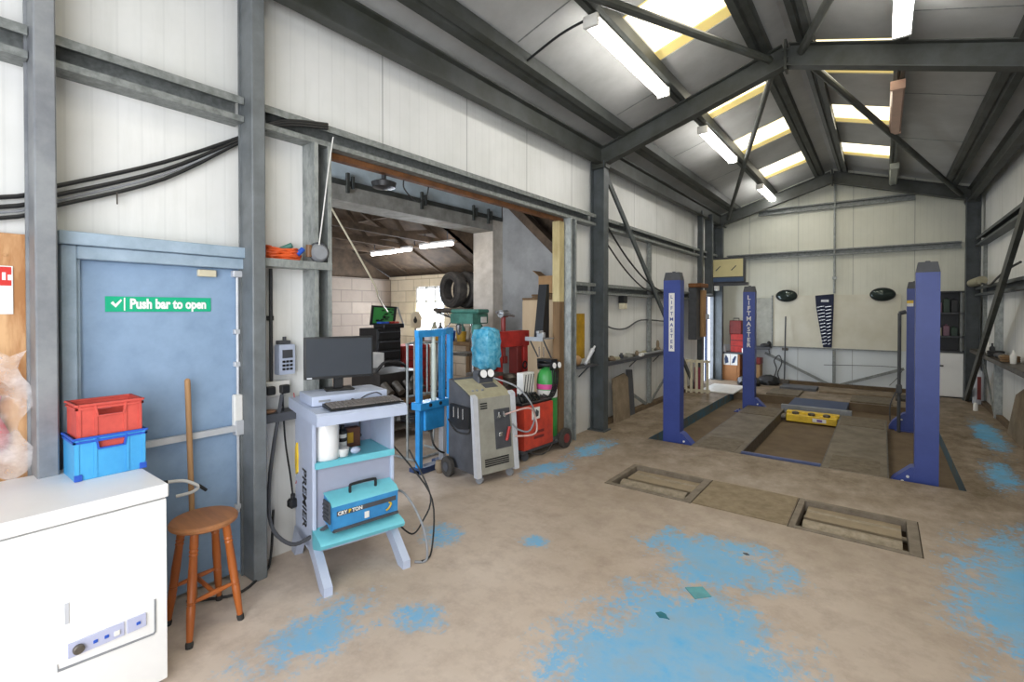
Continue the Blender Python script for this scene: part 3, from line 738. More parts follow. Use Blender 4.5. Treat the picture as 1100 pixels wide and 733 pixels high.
# ---- computer test cart
CF = FR((-2.529, 1.544), 75.6)
def CT(name, label, cat, u=0, v=0, z=0, group=None, drz=0): return T(name, label, cat, CF.at(u, v, z), CF.ang + drz, group)
t = CT('test_cart', 'pale blue grey computer cart with turquoise shelves against the wall', 'cart')
for u in (.0, .49):
    b = B(); b.prism([(0, .0), (0, .05), (.2, .2), (.3, .235), (.5, .235), (.62, .2), (.7, .05), (.7, 0), (.62, 0), (.55, .12), (.45, .165), (.3, .16), (.2, .1), (.08, 0)], 'x', u, u + .05); part(t, 'foot', b, M_lblue)
for u in (.0, .505):
    b = B(); b.box(u, u + .025, .21, .6, .17, 1.0, .006); part(t, 'side_panel', b, M_lblue)
b = B(); b.box(.02, .51, .56, .59, .2, 1.0); b.box(.02, .51, .23, .25, .2, .68); part(t, 'back_panel', b, mat('cart_panel_grey', '9fa3b5', .5, 0, .05, 4))
b = B(); b.box(.02, .51, .225, .585, .16, .2, .004); part(t, 'base_rail', b, M_lblue)
b = B(); b.prism([(.0, .985), (.0, 1.04), (.02, 1.055), (.62, 1.07), (.62, 1.0), (.2, .985)], 'x', -.035, .52); part(t, 'desk', b, M_lblue)
b = B(); b.prism([(.185, .685), (.185, .72), (.19, .725), (.2, .715), (.57, .715), (.57, .69)], 'x', .012, .518); part(t, 'middle_shelf', b, M_turq, 'turquoise middle shelf')
b = B(); b.prism([(.07, .245), (.055, .27), (.07, .285), (.235, .315), (.235, .22), (.2, .2)], 'x', .0, .53); part(t, 'lower_tray', b, M_turq, 'turquoise lower tray')
b = B(); b.text('PREMIER', .125, (-.0015, .385, .46), (0, 0, -1), (0, -1, 0), bold=.002, sx=.8); part(t, 'lettering', b, M_black, 'black upright lettering')
b = B(); b.prism([(.53, .78), (.56, .74), (.565, .64), (.545, .57), (.52, .59), (.515, .7)], 'x', -.012, -.0); part(t, 'side_hook', b, M_yellow, 'yellow hook on the side')
# monitor
t = CT('computer_monitor', 'black flat monitor on the computer cart', 'monitor', .215, .36, 1.125, drz=-9)
b = B(); b.box(-.215, .215, -.015, .03, .08, .35, .006, seg=2); b.prism([(-.1, .1), (.1, .1), (.07, .33), (-.07, .33)], 'y', .03, .055); part(t, 'casing', b, M_black)
b = B(); b.box(-.203, .203, -.0165, -.014, .097, .338); part(t, 'screen', b, M_glass)
b = B(); b.box(-.03, .03, .03, .06, .0, .16, .006); b.box(-.09, .09, -.04, .1, .0, .012, .004); part(t, 'stand', b, M_black)
b = B(); b.box(-.2, -.17, -.018, -.015, .084, .093); part(t, 'badge', b, M_silverl)
t = CT('computer_case', 'flat pale grey desktop unit under the monitor', 'computer', .235, .33, 1.063)
b = B(); b.box(-.24, .24, -.13, .15, 0, .062, .012, seg=2); part(t, 'case', b, M_lblue)
b = B(); b.box(-.2, -.13, -.132, -.129, .025, .037); part(t, 'front_label', b, M_grey)
b = B(); b.tube([(.06, -.132, .02), (.1, -.136, .04), (.16, -.136, .05), (.2, -.132, .03)], .004, 6); part(t, 'front_grip', b, M_dgrey)
t = CT('computer_mouse', 'grey white mouse in front of the desktop unit', 'mouse', .2, .175, 1.062)
b = B(); b.ball((0, 0, .015), .03, .7, 1.2, .5); part(t, 'shell', b, M_lblue)
b = B(); b.box(.03, .045, -.02, .02, 0, .03, .004); part(t, 'receiver', b, M_black)
t = CT('computer_keyboard', 'black keyboard on the front of the computer cart', 'keyboard', .27, .085, 1.064)
b = B(); b.prism([(-.07, .0), (-.07, .008), (.08, .022), (.08, 0)], 'x', -.225, .235); part(t, 'tray', b, M_black)
for r_ in range(5):
    b = B()
    for c_ in range(18):
        if r_ == 0 and 4 < c_ < 10: continue
        u0 = -.215 + c_ * .0245; v0 = -.06 + r_ * .027; z0 = .009 + (v0 + .07) * .0933
        b.box(u0, u0 + .02, v0, v0 + .021, z0, z0 + .008, .001)
    if r_ == 0: b.box(-.11, .03, -.06, -.039, .01, .018)
    part(t, 'key_row', b, mat('worn_grey_keys', '77726f', .6, 0, .1, 20))
# things on the cart shelf
t = CT('paper_roll', 'thick white paper roll standing on the cart middle shelf', 'paper roll', .106, .285, .716)
b = B(); b.lathe([(.02, 0), (.073, .0), (.075, .01), (.075, .225), (.072, .23), (.02, .23)], n=32); part(t, 'roll', b, M_white)
t = CT('spray_can', 'small black and white spray can next to the paper roll', 'can', .185, .38, .716)
b = B(); b.lathe([(.026, 0), (.026, .11), (.012, .125), (.012, .14), (0, .142)]); part(t, 'can_body', b, M_black)
b = B(); b.lathe([(.0268, .03), (.0268, .08)]); part(t, 'can_label', b, M_whitep)
t = CT('spray_can', 'taller dark spray can with white label second from the paper roll', 'can', .245, .40, .716)
b = B(); b.lathe([(.028, 0), (.028, .13), (.014, .145), (.014, .165), (0, .167)]); part(t, 'can_body', b, M_black)
b = B(); b.lathe([(.0288, .02), (.0288, .06)]); b.lathe([(.0288, .085), (.0288, .11)]); part(t, 'can_label', b, M_whitep)
t = CT('paper_carton', 'brown and yellow small carton at the back of the cart shelf', 'carton', .33, .46, .716)
b = B(); b.box(-.05, .05, -.03, .03, 0, .13, .002); part(t, 'carton', b, mat('dark_brown_carton', '5a3524', .7))
b = B(); b.box(-.04, .0, -.0315, -.03, .03, .1); part(t, 'carton_label', b, M_ydull)
t = CT('plastic_cup', 'small white tub in front of the spray cans', 'tub', .205, .27, .716)
b = B(); b.lathe([(.03, 0), (.038, .045), (.04, .05), (0, .05)]); part(t, 'tub', b, M_whitep)
t = CT('tissue_wad', 'crumpled white tissue beside the white tub on the cart', 'tissue', .285, .27, .716)
b = B(); b.ball((0, 0, .022), .035, 1, .8, .65, 10); part(t, 'tissue', b, M_lblue)
b = B(); u0 = CF.at(.41, .52, 0); b.rod((*u0[:2], .78), (*u0[:2], .98), .006); b.ball((*u0[:2], .765), .014); O('hanging_probe', b, M_dgrey, 'thin probe hanging at the back of the cart', 'probe')
# analyser
t = CT('gas_analyser', 'blue gas analyser box with carry handle on the cart lower tray', 'gas analyser', .285, .165, .336, drz=4)
b = B(); b.prism([(-.07, .0), (-.055, -.01), (.06, .02), (.06, .19), (-.045, .165), (-.075, .14)], 'x', -.215, .215); part(t, 'case', b, M_anblue)
b = B(); b.prism([(-.075, .14), (-.045, .167), (.062, .192), (.062, .186), (-.043, .158), (-.072, .135)], 'x', -.218, .22); part(t, 'top_cover', b, M_turq, 'turquoise top cover')
b = B(); b.prism([(-.08, -.012), (-.08, .003), (.06, .03), (.06, .015), (-.055, -.018)], 'x', -.21, .215); part(t, 'base', b, M_dgrey, 'dark base')
b = B(); b.box(-.225, -.215, -.05, .05, .03, .16, .003)
for z in (.05, .075, .1, .125): b.box(-.23, -.225, -.045, .045, z, z + .012)
part(t, 'end_grille', b, M_dgrey, 'dark finned end grille')
b = B(); b.tube([(-.075, 0, .165), (-.075, 0, .21), (-.06, 0, .225), (.08, 0, .225), (.095, 0, .21), (.095, 0, .17)], .009, 8, 3); part(t, 'handle', b, M_black)
b = B(); b.prism([(-.19, .08), (.2, .08), (.2, .108), (-.19, .108)], 'y', -.0765, -.073); part(t, 'stripe', b, M_dgrey, 'dark stripe')
b = B(); b.text('CRY', .03, (-.185, -.0775, .094), (1, 0, 0), (0, 0, 1), align='LEFT', bold=.001); b.text('TON', .03, (-.096, -.0775, .094), (1, 0, 0), (0, 0, 1), align='LEFT', bold=.001); part(t, 'lettering', b, M_whitep)
b = B(); b.text('P', .03, (-.118, -.0775, .094), (1, 0, 0), (0, 0, 1), align='LEFT', bold=.001); part(t, 'lettering', b, M_yellow, 'yellow letter')
b = B(); b.box(-.015, .015, -.0765, -.074, .02, .06); part(t, 'sticker', b, M_whitep)
b = B(); b.tube([(.13, -.077, .03), (.15, -.077, .04), (.165, -.077, .065), (.15, -.077, .075)], .006, 6); part(t, 'emblem', b, M_yellow)
# cables at the cart's right
def cp(u, v, z): return CF.at(u, v, z)
cable('looping_cable', [cp(.52, .3, .42), cp(.6, .2, .4), cp(.68, .1, .2), cp(.66, .0, .02), cp(.58, .02, .015)], .008, M_grey, 'pale grey cable looping to the floor right of the cart')
cable('looping_cable', [cp(.53, .5, .8), cp(.7, .35, .55), cp(.82, .22, .3), cp(.72, .05, .03), cp(.62, .0, .012)], .006, M_blackm, 'long black cable looping off the cart right side')
cable('looping_cable', [cp(.56, .25, .2), cp(.66, .22, .1), cp(.78, .3, .12), cp(.85, .3, .3), cp(.78, .5, .6)], .006, M_black, 'black cable curling back behind the cart right foot')

# ================================================================== the vehicle lift
def lift_post(name, label, x, y, z0, h, face, txt, wd, txt_style):
    """blue lift column; face = +1 when the runway is on its +x side"""
    t = T(name, label, 'lift post', (x, y, z0))
    b = B(); w = wd / 2
    b.prism([(-w, -.075), (w, -.075), (w, .075), (.03, .075), (.03, .055), (w - .012, .055), (w - .012, -.063), (-w + .012, -.063), (-w + .012, .055), (-.03, .055), (-.03, .075), (-w, .075)], 'z', .012, h - .1)
    part(t, 'column', b, M_blift)
    b = B(); b.loft([[(-w, -.075, h - .1), (w, -.075, h - .1), (w, .075, h - .1), (-w, .075, h - .1)], [(-w + .018, -.06, h), (w - .018, -.06, h), (w - .018, .06, h), (-w + .018, .06, h)]])
    b.rod((0, 0, h), (0, 0, h + .012), .02); part(t, 'cap', b, M_dgrey, 'dark grey tapered cap')
    b = B(); b.box(-w - .13, w + .13, -.12, .12, 0, .012, .002)
    for sx in (-1, 1):
        for sy in (-1, 1): b.rod((sx * (w + .08), sy * .09, .012), (sx * (w + .08), sy * .09, .03), .012, n=6)
    part(t, 'base_plate', b, M_blift)
    b = B(); b.prism([(face * w, .012), (face * (w + .2), .012), (face * (w + .2), .05), (face * (w + .16), .13), (face * (w + .09), .20), (face * (w + .03), .26), (face * w, .27)], 'y', -.07, .07)
    g = part(t, 'gusset', b, M_blift)
    for dx, dz in ((.05, .17), (.09, .12)):
        b = B(); b.rod((face * (w + dx), -.07, dz), (face * (w + dx), -.08, dz), .013, n=8); part(g, 'bolt', b, M_whitep, 'white bolt head')
    if txt_style == 'plate':
        b = B(); b.box(-.035, .035, -.079, -.075, h - .99, h - .26); pl = part(t, 'name_plate', b, M_whitep, 'white strip lettered downwards')
        for k, ch in enumerate(txt): b = B(); b.text(ch, .06, (0, -.0797, h - .31 - k * .07), (1, 0, 0), (0, 0, 1), bold=.001); part(pl, 'letter', b, M_blift)
    elif txt_style == 'letters':
        for k, ch in enumerate(txt): b = B(); b.text(ch, .105, (0, -.0765, h - .2 - k * .092), (1, 0, 0), (0, 0, 1), bold=.002); part(t, 'letter', b, M_whitep, 'white letter')
    else:
        b = B(); b.box(-w + .0, -w + .075, -.079, -.075, h - .36, h - .27); s_ = part(t, 'warning_label', b, M_yellow, 'yellow and white label')
        b = B(); b.box(-w + .0, -w + .075, -.0795, -.078, h - .36, h - .315); part(s_, 'label_text', b, M_whitep)
    return t
lift_post('lift_post', 'near left blue lift post with white lettered strip', -2.1, 6.13, -.15, 2.27, 1, 'LIFTMASTER', .21, 'plate')
lift_post('lift_post', 'far left blue lift post with white letters directly on it', -1.85, 9.3, -.15, 2.21, 1, 'LIFTMASTER', .19, 'letters')
def plain_post():
    t = lift_post('lift_post', 'near right plain blue lift post standing tallest in the picture', .345, 6.18, -.15, 2.26, -1, 'X', .18, 'label')
    for c in list(t.children):
        if c.name.startswith('warning_label'):
            for g in list(c.children): bpy.data.objects.remove(g)
            bpy.data.objects.remove(c)
plain_post()
lift_post('lift_post', 'far right blue lift post with a small yellow label', .375, 9.3, -.15, 2.21, -1, 'X', .18, 'label')
b = B(); b.rod((.2, 9.12, -.15), (.2, 9.12, 1.6), .022, n=12); b.box(.165, .235, 9.08, 9.16, .42, .55, .01); b.rod((.2, 9.12, 1.6), (.27, 9.14, 1.62), .03)
b.tube([(.17, 9.1, .45), (.1, 9.08, .25), (.1, 9.1, .0)], .008, 6)
O('hydraulic_pipe', b, M_dgrey, 'dark upright pipe beside the far right blue lift post', 'pipe')
def platform(name, label, x0, x1, y0, y1):
    t = T(name, label, 'lift platform', ((x0 + x1) / 2, (y0 + y1) / 2, -.15)); w = (x1 - x0) / 2; l = (y1 - y0) / 2
    b = B(); b.box(-w, w, -l, l, .135, .152, .003); part(t, 'deck_plate', b, M_plat)
    for s in (-1, 1):
        b = B(); b.box(s * w - .012, s * w + .012, -l, l, 0, .15); part(t, 'side_rail', b, M_dmetal)
    b = B(); b.box(-w + .02, w - .02, l - .75, l - .05, .152, .157); part(t, 'turn_plate', b, M_plat2)
    b = B(); b.box(-w + .06, w - .06, -l + .03, -l + .6, .152, .156); part(t, 'ramp_plate', b, M_plat2)
    return t
platform('lift_platform', 'left worn steel lift runway level with the floor', -1.83, -1.3, 6.0, 9.15)
platform('lift_platform', 'right worn steel lift runway level with the floor', -.5, .05, 6.0, 9.15)
t = T('lift_cross_beam', 'blue edge beam at the front end of the lift pit', 'beam', (-.9, 6.03, -.15))
b = B(); b.box(-.39, .39, -.028, .11, 0, .14, .004); part(t, 'beam', b, M_bnavy)
b = B(); b.box(-.39, .39, .03, .06, .14, .165, .002); part(t, 'top_angle', b, mat('dusty_blue_paint', '5a6286', .6, 0, .15, 8))
t = T('lift_cross_beam', 'dark blue cross beam behind the yellow jacking beam', 'beam', (-.88, 9.75, -.15))
b = B(); b.box(-.42, .42, -.22, .72, 0, .155, .006); part(t, 'beam', b, M_bnavy)
b = B(); b.box(-.5, .5, -.3, -.22, .04, .175, .004); part(t, 'front_rail', b, M_steel2)
t = T('jacking_beam', 'yellow jacking beam across the lift pit', 'jack', (-.88, 9.0, -.15))
b = B(); b.box(-.34, .34, -.14, .14, .02, .13, .008); part(t, 'housing', b, M_yellow)
b = B(); b.box(-.36, .36, .02, .16, .1, .155, .008); part(t, 'top_arm', b, M_yellow)
for x in (-.22, 0., .2):
    b = B(); b.lathe([(.05, 0), (.05, .03), (.03, .04)], (x, -.05, .13)); part(t, 'jack_pad', b, M_dmetal)
b = B(); b.box(.02, .2, -.146, -.139, .05, .105); lb = part(t, 'nameplate', b, M_whitep, 'white and purple plate')
b = B(); b.box(.08, .15, -.149, -.145, .06, .095); part(lb, 'print', b, mat('purple_print', '7b58a8', .5))
for x in (-.38, .38):
    b = B(); b.lathe([(.05, -.03), (.05, .03)], (x, -.1, .075), (1, 0, 0)); part(t, 'roller', b, M_dmetal)
# plates and boards behind the lift
def plate(label, x0, x1, y0, y1, m=None, z=.0, h=.02):
    b = B(); b.box(x0, x1, y0, y1, z, z + h, .004); return O('floor_plate', b, m or M_plat2, label, 'plate')
plate('left rusty steel ramp plate behind the lift pit', -1.8, -1.25, 10.55, 11.3, h=.03)
plate('dark grey steel plate behind the lift near the back wall', -1.7, -1.05, 11.45, 11.95, mat('slate_plate', '5e6066', .6, .1, .15, 6), h=.05)
plate('right rusty steel ramp plate behind the lift pit', -.45, .15, 10.55, 11.3, h=.03)
plate('wide worn board lying across the floor in front of the back wall', -1.0, .15, 11.4, 11.9, M_board, h=.04)
plate('dark flat plate lying right of the wide worn board', .2, .75, 11.2, 11.7, mat('dark_plate', '4a463e', .7, .1, .2, 6), h=.05)
# ---- brake test rollers
def roller_bed(label, x0, x1, y0, y1):
    cx, cy = (x0 + x1) / 2, (y0 + y1) / 2; w = (x1 - x0) / 2 - .006; l = (y1 - y0) / 2 - .006
    t = T('brake_roller_bed', label, 'brake tester', (cx, cy, -.2))
    b = B(); fr = .045
    for a in ((-w + fr, w - fr * 1.5, -l, -l + fr), (-w + fr, w - fr * 1.5, l - fr, l), (-w, -w + fr, -l, l), (w - fr * 1.5, w, -l, l)): b.box(a[0], a[1], a[2], a[3], .12, .206, .003)
    part(t, 'frame', b, mat('dusty_frame', '84796a', .65, .1, .15, 8, c2='665b4c'))
    for yy, r in ((-l + .235, .09), (l - .16, .07)):
        b = B(); b.lathe([(.02, -w + .05), (.02, -w + .075), (r, -w + .076), (r, w - .1), (.02, w - .099), (.02, w - .06)], (0, yy, .1), (1, 0, 0), 28); part(t, 'roller', b, mat('dusty_roller', 'a19481', .55, .2, .12, 22, c2='80745f', bump=.3))
    b = B(); b.box(-w + .07, w - .1, .02, l - .05, .15, .165); part(t, 'centre_plate', b, mat('dusty_plate', '9b8b72', .7, .1, .12, 8))
    return t
roller_bed('left brake tester roller bed set into the floor', *WELLS[0])
roller_bed('right brake tester roller bed set into the floor', *WELLS[1])
plate('rough steel cover plate between the two roller beds', -1.287, -.573, 4.21, 4.89, mat('rough_dusty_plate', '94846b', .75, .1, .15, 9, c2='77684f', bump=.3), h=.008)

# ================================================================== strip lights
def strip(label, x, y, z, L, lit, m=None, on=True):
    t = T('strip_light', label, 'strip light', (x, y, z), group=None)
    b = B(); b.box(-.055, .055, -L / 2, L / 2, -.02, .035, .012, seg=2); part(t, 'housing', b, M_whitep if m is None else m)
    b = B(); b.prism([(-.065, 0), (-.065, -.035), (-.045, -.07), (.045, -.07), (.065, -.035), (.065, 0)], 'y', -L / 2 + .015, L / 2 - .015); part(t, 'diffuser', b, lit)
    for s in (-1, 1):
        b = B(); b.box(-.068, .068, s * L / 2 - .02, s * L / 2 + .02, -.072, .03, .01, seg=2); part(t, 'end_cap', b, M_whitep if m is None else m)
        b = B(); b.rod((0, s * L * .35, .03), (0, s * L * .35, .1), .01); part(t, 'hanger', b, M_dgrey)
    return t
M_off = mat('unlit_pinkish_diffuser', 'd8b09a', .35, 0, .06, 6); M_off2 = mat('unlit_grey_diffuser', '9fa39a', .4, 0, .06, 6)
strip('lit strip light nearest the camera below the left rooflights', -1.99, 4.58, 4.13, 1.72, M_tube)
strip('lit strip light second from the camera on the left roof slope', -1.97, 7.72, 4.13, 1.68, M_tube)
strip('lit strip light farthest away on the left roof slope by the back wall', -1.96, 11.5, 4.13, 1.55, M_tube)
strip('lit strip light at the top edge of the picture on the right roof slope', .12, 4.75, 4.16, 1.68, M_tube)
strip('unlit strip light with pinkish cover on the right roof slope', .12, 7.75, 4.16, 1.72, M_off, M_off)
strip('unlit grey strip light at the far end of the right roof slope', .15, 11.5, 4.16, 1.55, M_off2, M_off2)
cable('light_cable', [(-2.0, 3.72, 4.14), (-2.3, 3.72, 4.1), (-2.68, 3.75, 4.0)], .012, M_black, 'dark supply cable running from the nearest strip light to the lower purlin')

# ================================================================== back wall
def mirror(label, x, z):
    t = T('convex_mirror', label, 'mirror', (x, Y1 - .06, z))
    b = B(); rg = lambda r, y: [(r * math.cos(2 * PI * i / 36), y, .124 + .62 * r * math.sin(2 * PI * i / 36)) for i in range(36)]
    b.loft([rg(.002, -.07), rg(.07, -.062), rg(.14, -.04), rg(.19, -.01), rg(.2, 0), rg(.18, .008)])
    part(t, 'mirror_face', b, mat('dark_convex_glass', '3c4744', .12, .4, .1, 3))
    b = B()
    R = [( .2 * math.cos(a), .0, .124 + .124 * math.sin(a)) for a in [2 * PI * i / 32 for i in range(32)]]
    b.tube(R, .014, 7, 1, closed=True); part(t, 'rim', b, M_black)
    b = B(); b.rod((0, .0, .124), (0, .06, .124), .03); part(t, 'bracket', b, M_dgrey)
mirror('left dark oval convex mirror on the cream back board', -1.72, 1.84)
mirror('right dark oval convex mirror on the cream back board', .0, 1.84)
t = T('spanner_rack', 'dark blue tapering spanner rack on the cream back board', 'tool rack', (-1.0, Y1 - .045, .84))
b = B(); b.prism([(-.02, 0), (.14, 0), (.17, .9), (.17, 1.15), (-.17, 1.12), (-.15, .85)], 'y', -.012, .012); part(t, 'back_sheet', b, mat('navy_cloth', '232a44', .8, 0, .1, 8))
for k in range(12):
    f = k / 11; z = .08 + .8 * f; wl = .055 + .06 * f; xo = .06 - .055 * f
    b = B(); b.bar((xo - wl - .03, -.02, z - .015), (xo - .008, -.02, z + .012), .014, .026, up=(0, -1, 0)); b.ring((xo - wl, -.018, z - .015), .012, .005, (0, 1, 0), 10, 5)
    b.bar((xo + .012, -.02, z - .012), (xo + wl, -.02, z + .012), .014, .026, up=(0, -1, 0)); b.ring((xo + wl, -.018, z + .012), .012, .005, (0, 1, 0), 10, 5)
    part(t, 'spanner_pair', b, M_chrome)
b = B(); b.box(-.06, .08, -.014, -.012, .98, 1.03); part(t, 'label', b, M_silverl)
t = T('floor_scraper', 'long handled floor scraper leaning on the back wall under the left mirror', 'scraper', (-1.73, 12.33, 0))
b = B(); b.rod((0, -.05, .08), (0, .08, 1.5), .014); part(t, 'shaft', b, M_dgrey)
b = B(); b.box(-.1, .1, -.08, -.02, 0, .1, .01); b.box(-.06, .06, .02, .06, .74, .8, .004); part(t, 'scraper_head', b, M_dmetal)
b = B(); b.tube([(-1.0, 12.42, .46), (.2, 12.42, .5), (.28, 12.42, .35), (.12, 12.42, .12)], .006, 6); O('wall_lead', b, M_dgrey, 'thin lead drooping on the lower right back wall', 'cable')
# clutter on the floor left of the scraper
def bag(label, x, y, r, sx, sy, sz, m):
    b = B(); nb = bmesh.new(); bmesh.ops.create_icosphere(nb, subdivisions=3, radius=r); rr = random.Random(int(x * 100))
    for v in nb.verts: v.co *= 1 + rr.uniform(-.1, .1); v.co.x *= sx; v.co.y *= sy; v.co.z = max(v.co.z * sz, -r * .3)
    b.merge(nb); return O('rubbish_sack', b, m, label, 'sack', loc=(x, y, r * .3))
bag('shiny black rubbish sack left of the floor scraper', -2.0, 11.95, .2, 1.1, .9, .8, M_black)
bag('black rubbish sack squashed behind the far left lift post', -2.32, 11.6, .2, 1.2, .9, .7, M_black)
t = T('storage_box', 'dark brown box with red lid stacked behind the far left lift post', 'box', (-2.35, 12.2, 0))
b = B(); b.box(-.17, .17, -.13, .13, 0, .42, .006); part(t, 'box_body', b, M_card)
b = B(); b.box(-.18, .18, -.14, .14, .42, .56, .01); part(t, 'lid', b, M_dred)
b = B(); b.tube([(-1.98, 12.38, .05), (-1.9, 12.38, .3), (-1.95, 12.38, .5), (-1.85, 12.38, .62), (-1.8, 12.38, .45), (-1.88, 12.38, .2), (-1.8, 12.36, .03)], .012, 7); O('coiled_hose', b, M_dgrey, 'grey hose piled against the back wall beside the scraper', 'hose')
t = T('wall_bracket_shelf', 'grey steel shelf at the left end of the back wall', 'shelf', (-2.33, 12.36, .78))
b = B(); b.box(-.36, .32, -.12, .13, 0, .03); b.box(-.36, .32, -.125, -.12, -.03, .03); part(t, 'board', b, M_dgrey)
for x in (-.3, .28):
    b = B(); b.box(x - .01, x + .01, -.1, .13, -.02, 0); b.bar((x, -.08, -.01), (x, .12, -.16), .015, .015); part(t, 'bracket', b, M_dgrey)
b = B(); b.ball((-2.12, 12.33, .83), .09, 1.3, .8, .65); b.ball((-2.05, 12.33, .87), .05, 1, 1, 1.4); O('black_cloth_heap', b, M_black, 'small black heap on the grey shelf by the back wall', 'cloth')
b = B(); b.box(-2.36, -2.02, 12.46, 12.49, .82, 1.92); O('back_panel', b, mat('grey_white_board', 'b4b5ab', .6), 'pale grey board on the back wall between far left lift post and cream board', 'panel')
# cupboard corner: bench, red tool boxes, notices
t = T('corner_cupboard', 'orange brown cupboard with notices in the far left corner', 'cupboard', (-2.88, 12.3, 0))
b = B(); b.box(-.26, .26, -.17, .17, 0, .62, .004); part(t, 'carcass', b, M_brown)
b = B(); b.box(-.25, .2, -.176, -.17, .03, .5); part(t, 'door_panel', b, M_brown)
b = B(); b.box(-.28, .32, -.19, .18, .62, .66, .004); part(t, 'top', b, M_dgrey)
for x, tilt in ((-.2, 0), (-.02, 1), (.14, 2)):
    b = B(); b.box(x - .075, x + .075, -.185, -.178, .36, .62); n_ = part(t, 'notice', b, M_whitep, 'white notice sheet')
    b = B(); b.prism([(x - .05, .4), (x + .01, .42), (x + .05, .56), (x + .02, .58), (x - .03, .5)] if tilt != 1 else [(x - .03, .39), (x + .04, .42), (x + .03, .52), (x - .02, .6), (x - .05, .5)], 'y', -.187, -.184); part(n_, 'print', b, M_bnavy)
t = T('red_toolbox', 'red tool box standing on the corner cupboard', 'tool box', (-2.68, 12.3, .66))
b = B(); b.box(-.16, .16, -.1, .12, 0, .42, .006); part(t, 'case', b, M_red)
b = B(); b.box(-.15, .15, -.105, -.1, .27, .285); b.box(-.15, .15, -.105, -.1, .14, .15); part(t, 'drawer_line', b, M_black)
t = T('red_toolbox', 'taller dark red case on the top of the red tool box', 'tool box', (-2.74, 12.32, 1.08))
b = B(); b.box(-.13, .13, -.1, .1, 0, .32, .01); part(t, 'case', b, M_dred)
b = B(); b.tube([(-.06, 0, .32), (-.06, 0, .37), (.06, 0, .37), (.06, 0, .32)], .01, 6, 1); part(t, 'handle', b, M_black)
b = B(); b.lathe([(.05, 0), (.05, .12), (.03, .15), (.03, .17), (0, .17)], (-2.98, 12.2, .66)); O('paint_tin', b, M_silverl, 'pale tin on the left of the corner cupboard', 'tin')
b = B(); b.lathe([(.05, 0), (.055, .1), (0, .1)], (-2.53, 12.16, .66), n=16); O('white_mug', b, M_whitep, 'small white pot at the right end of the corner cupboard', 'pot')
# doorway in the left wall and the white sunlight patch on the floor
d = bpy.data.objects.new('door_2', None); COL.objects.link(d); d['kind'] = 'structure'; d.location = (-3.22, 11.7, 0)
b = B(); b.box(-.1, -.07, -.45, .45, .0, 2.0); part(d, 'daylight_pane', b, M_day)
b = B()
for y0, y1, z0, z1 in ((-.45, -.41, 0, 2.0), (.38, .45, 0, 2.0), (-.45, .45, 1.95, 2.0)): b.box(-.06, .04, y0, y1, z0, z1)
part(d, 'door_frame', b, M_steel2)
b = B(); b.box(-.05, -.0, -.06, .0, .0, 1.95); part(d, 'door_edge', b, M_bnavy)
b = B(); b.box(-2.95, -2.3, 10.15, 11.25, 0, .025, .004); O('sun_patch_slab', b, M_whitep, 'thin white slab imitating sunlight on the floor inside the far left doorway', 'slab')  # white slab stands in for sunlight falling through the doorway
# light box above the doorway
t = T('illuminated_sign_box', 'cream sign box with two slanting marks above the far left doorway', 'sign', (-2.78, 11.62, 2.26))
b = B(); b.box(-.37, .37, -.06, .1, 0, .56, .006); part(t, 'case', b, M_dgrey)
b = B(); b.box(-.34, .34, -.066, -.06, .13, .52); pn = part(t, 'sign_face', b, mat('cream_sign_face', 'e2d6a0', .5, 0, .05, 4))
for x in (-.18, .15):
    b = B(); b.bar((x - .05, -.067, .27), (x + .05, -.067, .37), .003, .02, up=(0, 0, 1)); part(pn, 'mark', b, M_dgrey, 'dark slanting mark')
b = B(); b.box(-.35, .35, -.066, -.06, .02, .11); part(t, 'lower_band', b, mat('grey_blue_band', '4a5f80', .5), 'grey blue lower band')
b = B(); b.box(-3.15, -2.35, 11.56, 11.7, 2.19, 2.255); O('sign_shelf', b, M_dgrey, 'dark beam carrying the cream sign box', 'beam')
b = B(); b.box(-3.04, -2.94, 11.54, 11.62, 2.085, 2.192, .01); O('junction_box', b, M_whitep, 'small pale box below the left end of the cream sign box', 'box')

# ================================================================== left wall beyond the opening
t = T('bracket_ledge', 'long steel ledge with small parts along the left wall', 'ledge', (-3.14, 7.4, .88))
b = B(); b.box(-.08, .09, -1.22, 1.55, .02, .03); b.box(.085, .095, -1.22, 1.55, -.02, .03); part(t, 'board', b, M_dgrey)
for y in (-1.1, -.1, .9):
    b = B(); b.box(-.08, .08, y, y + .02, 0, .02); b.bar((.07, y, .0), (-.07, y, -.14), .015, .015); part(t, 'bracket', b, M_dgrey)
rng = random.Random(11)
desc = ['rusty bolt pile', 'grey hose clip', 'flat brake disc shim', 'small tin', 'olive grease pot', 'dull bearing ring', 'spark plug box', 'pale washer stack', 'dark bush', 'bent bracket', 'short bolt', 'oil cap']
for k, dd in enumerate(desc):
    y = 6.3 + k * .2; m = [M_dmetal, M_board, M_olive, M_dgrey, M_silver][k % 5]
    b = B()
    if k % 3 == 0: b.lathe([(.03, 0), (.035, .05), (.02, .06), (.02, .08), (0, .08)], n=12)
    elif k % 3 == 1: b.box(-.05, .05, -.06, .06, 0, .045, .01); b.box(-.02, .03, -.03, .04, .04, .065, .006)
    else: b.lathe([(.03, 0), (.055, 0), (.055, .035), (.03, .04)], n=16)
    nm = ['%s at the camera end of the left wall ledge' % dd if k == 0 else '%s on the left wall ledge, %s from the camera end' % (dd, ['', 'second', 'third', 'fourth', 'fifth', 'sixth', 'seventh', 'eighth', 'ninth', 'tenth', 'eleventh', 'twelfth'][k])][0]
    O('small_part', b, m, nm, 'part', group='small parts on the left wall ledge', loc=(-3.15 + rng.uniform(-.02, .02), y, .911), rz=rng.uniform(0, 90))
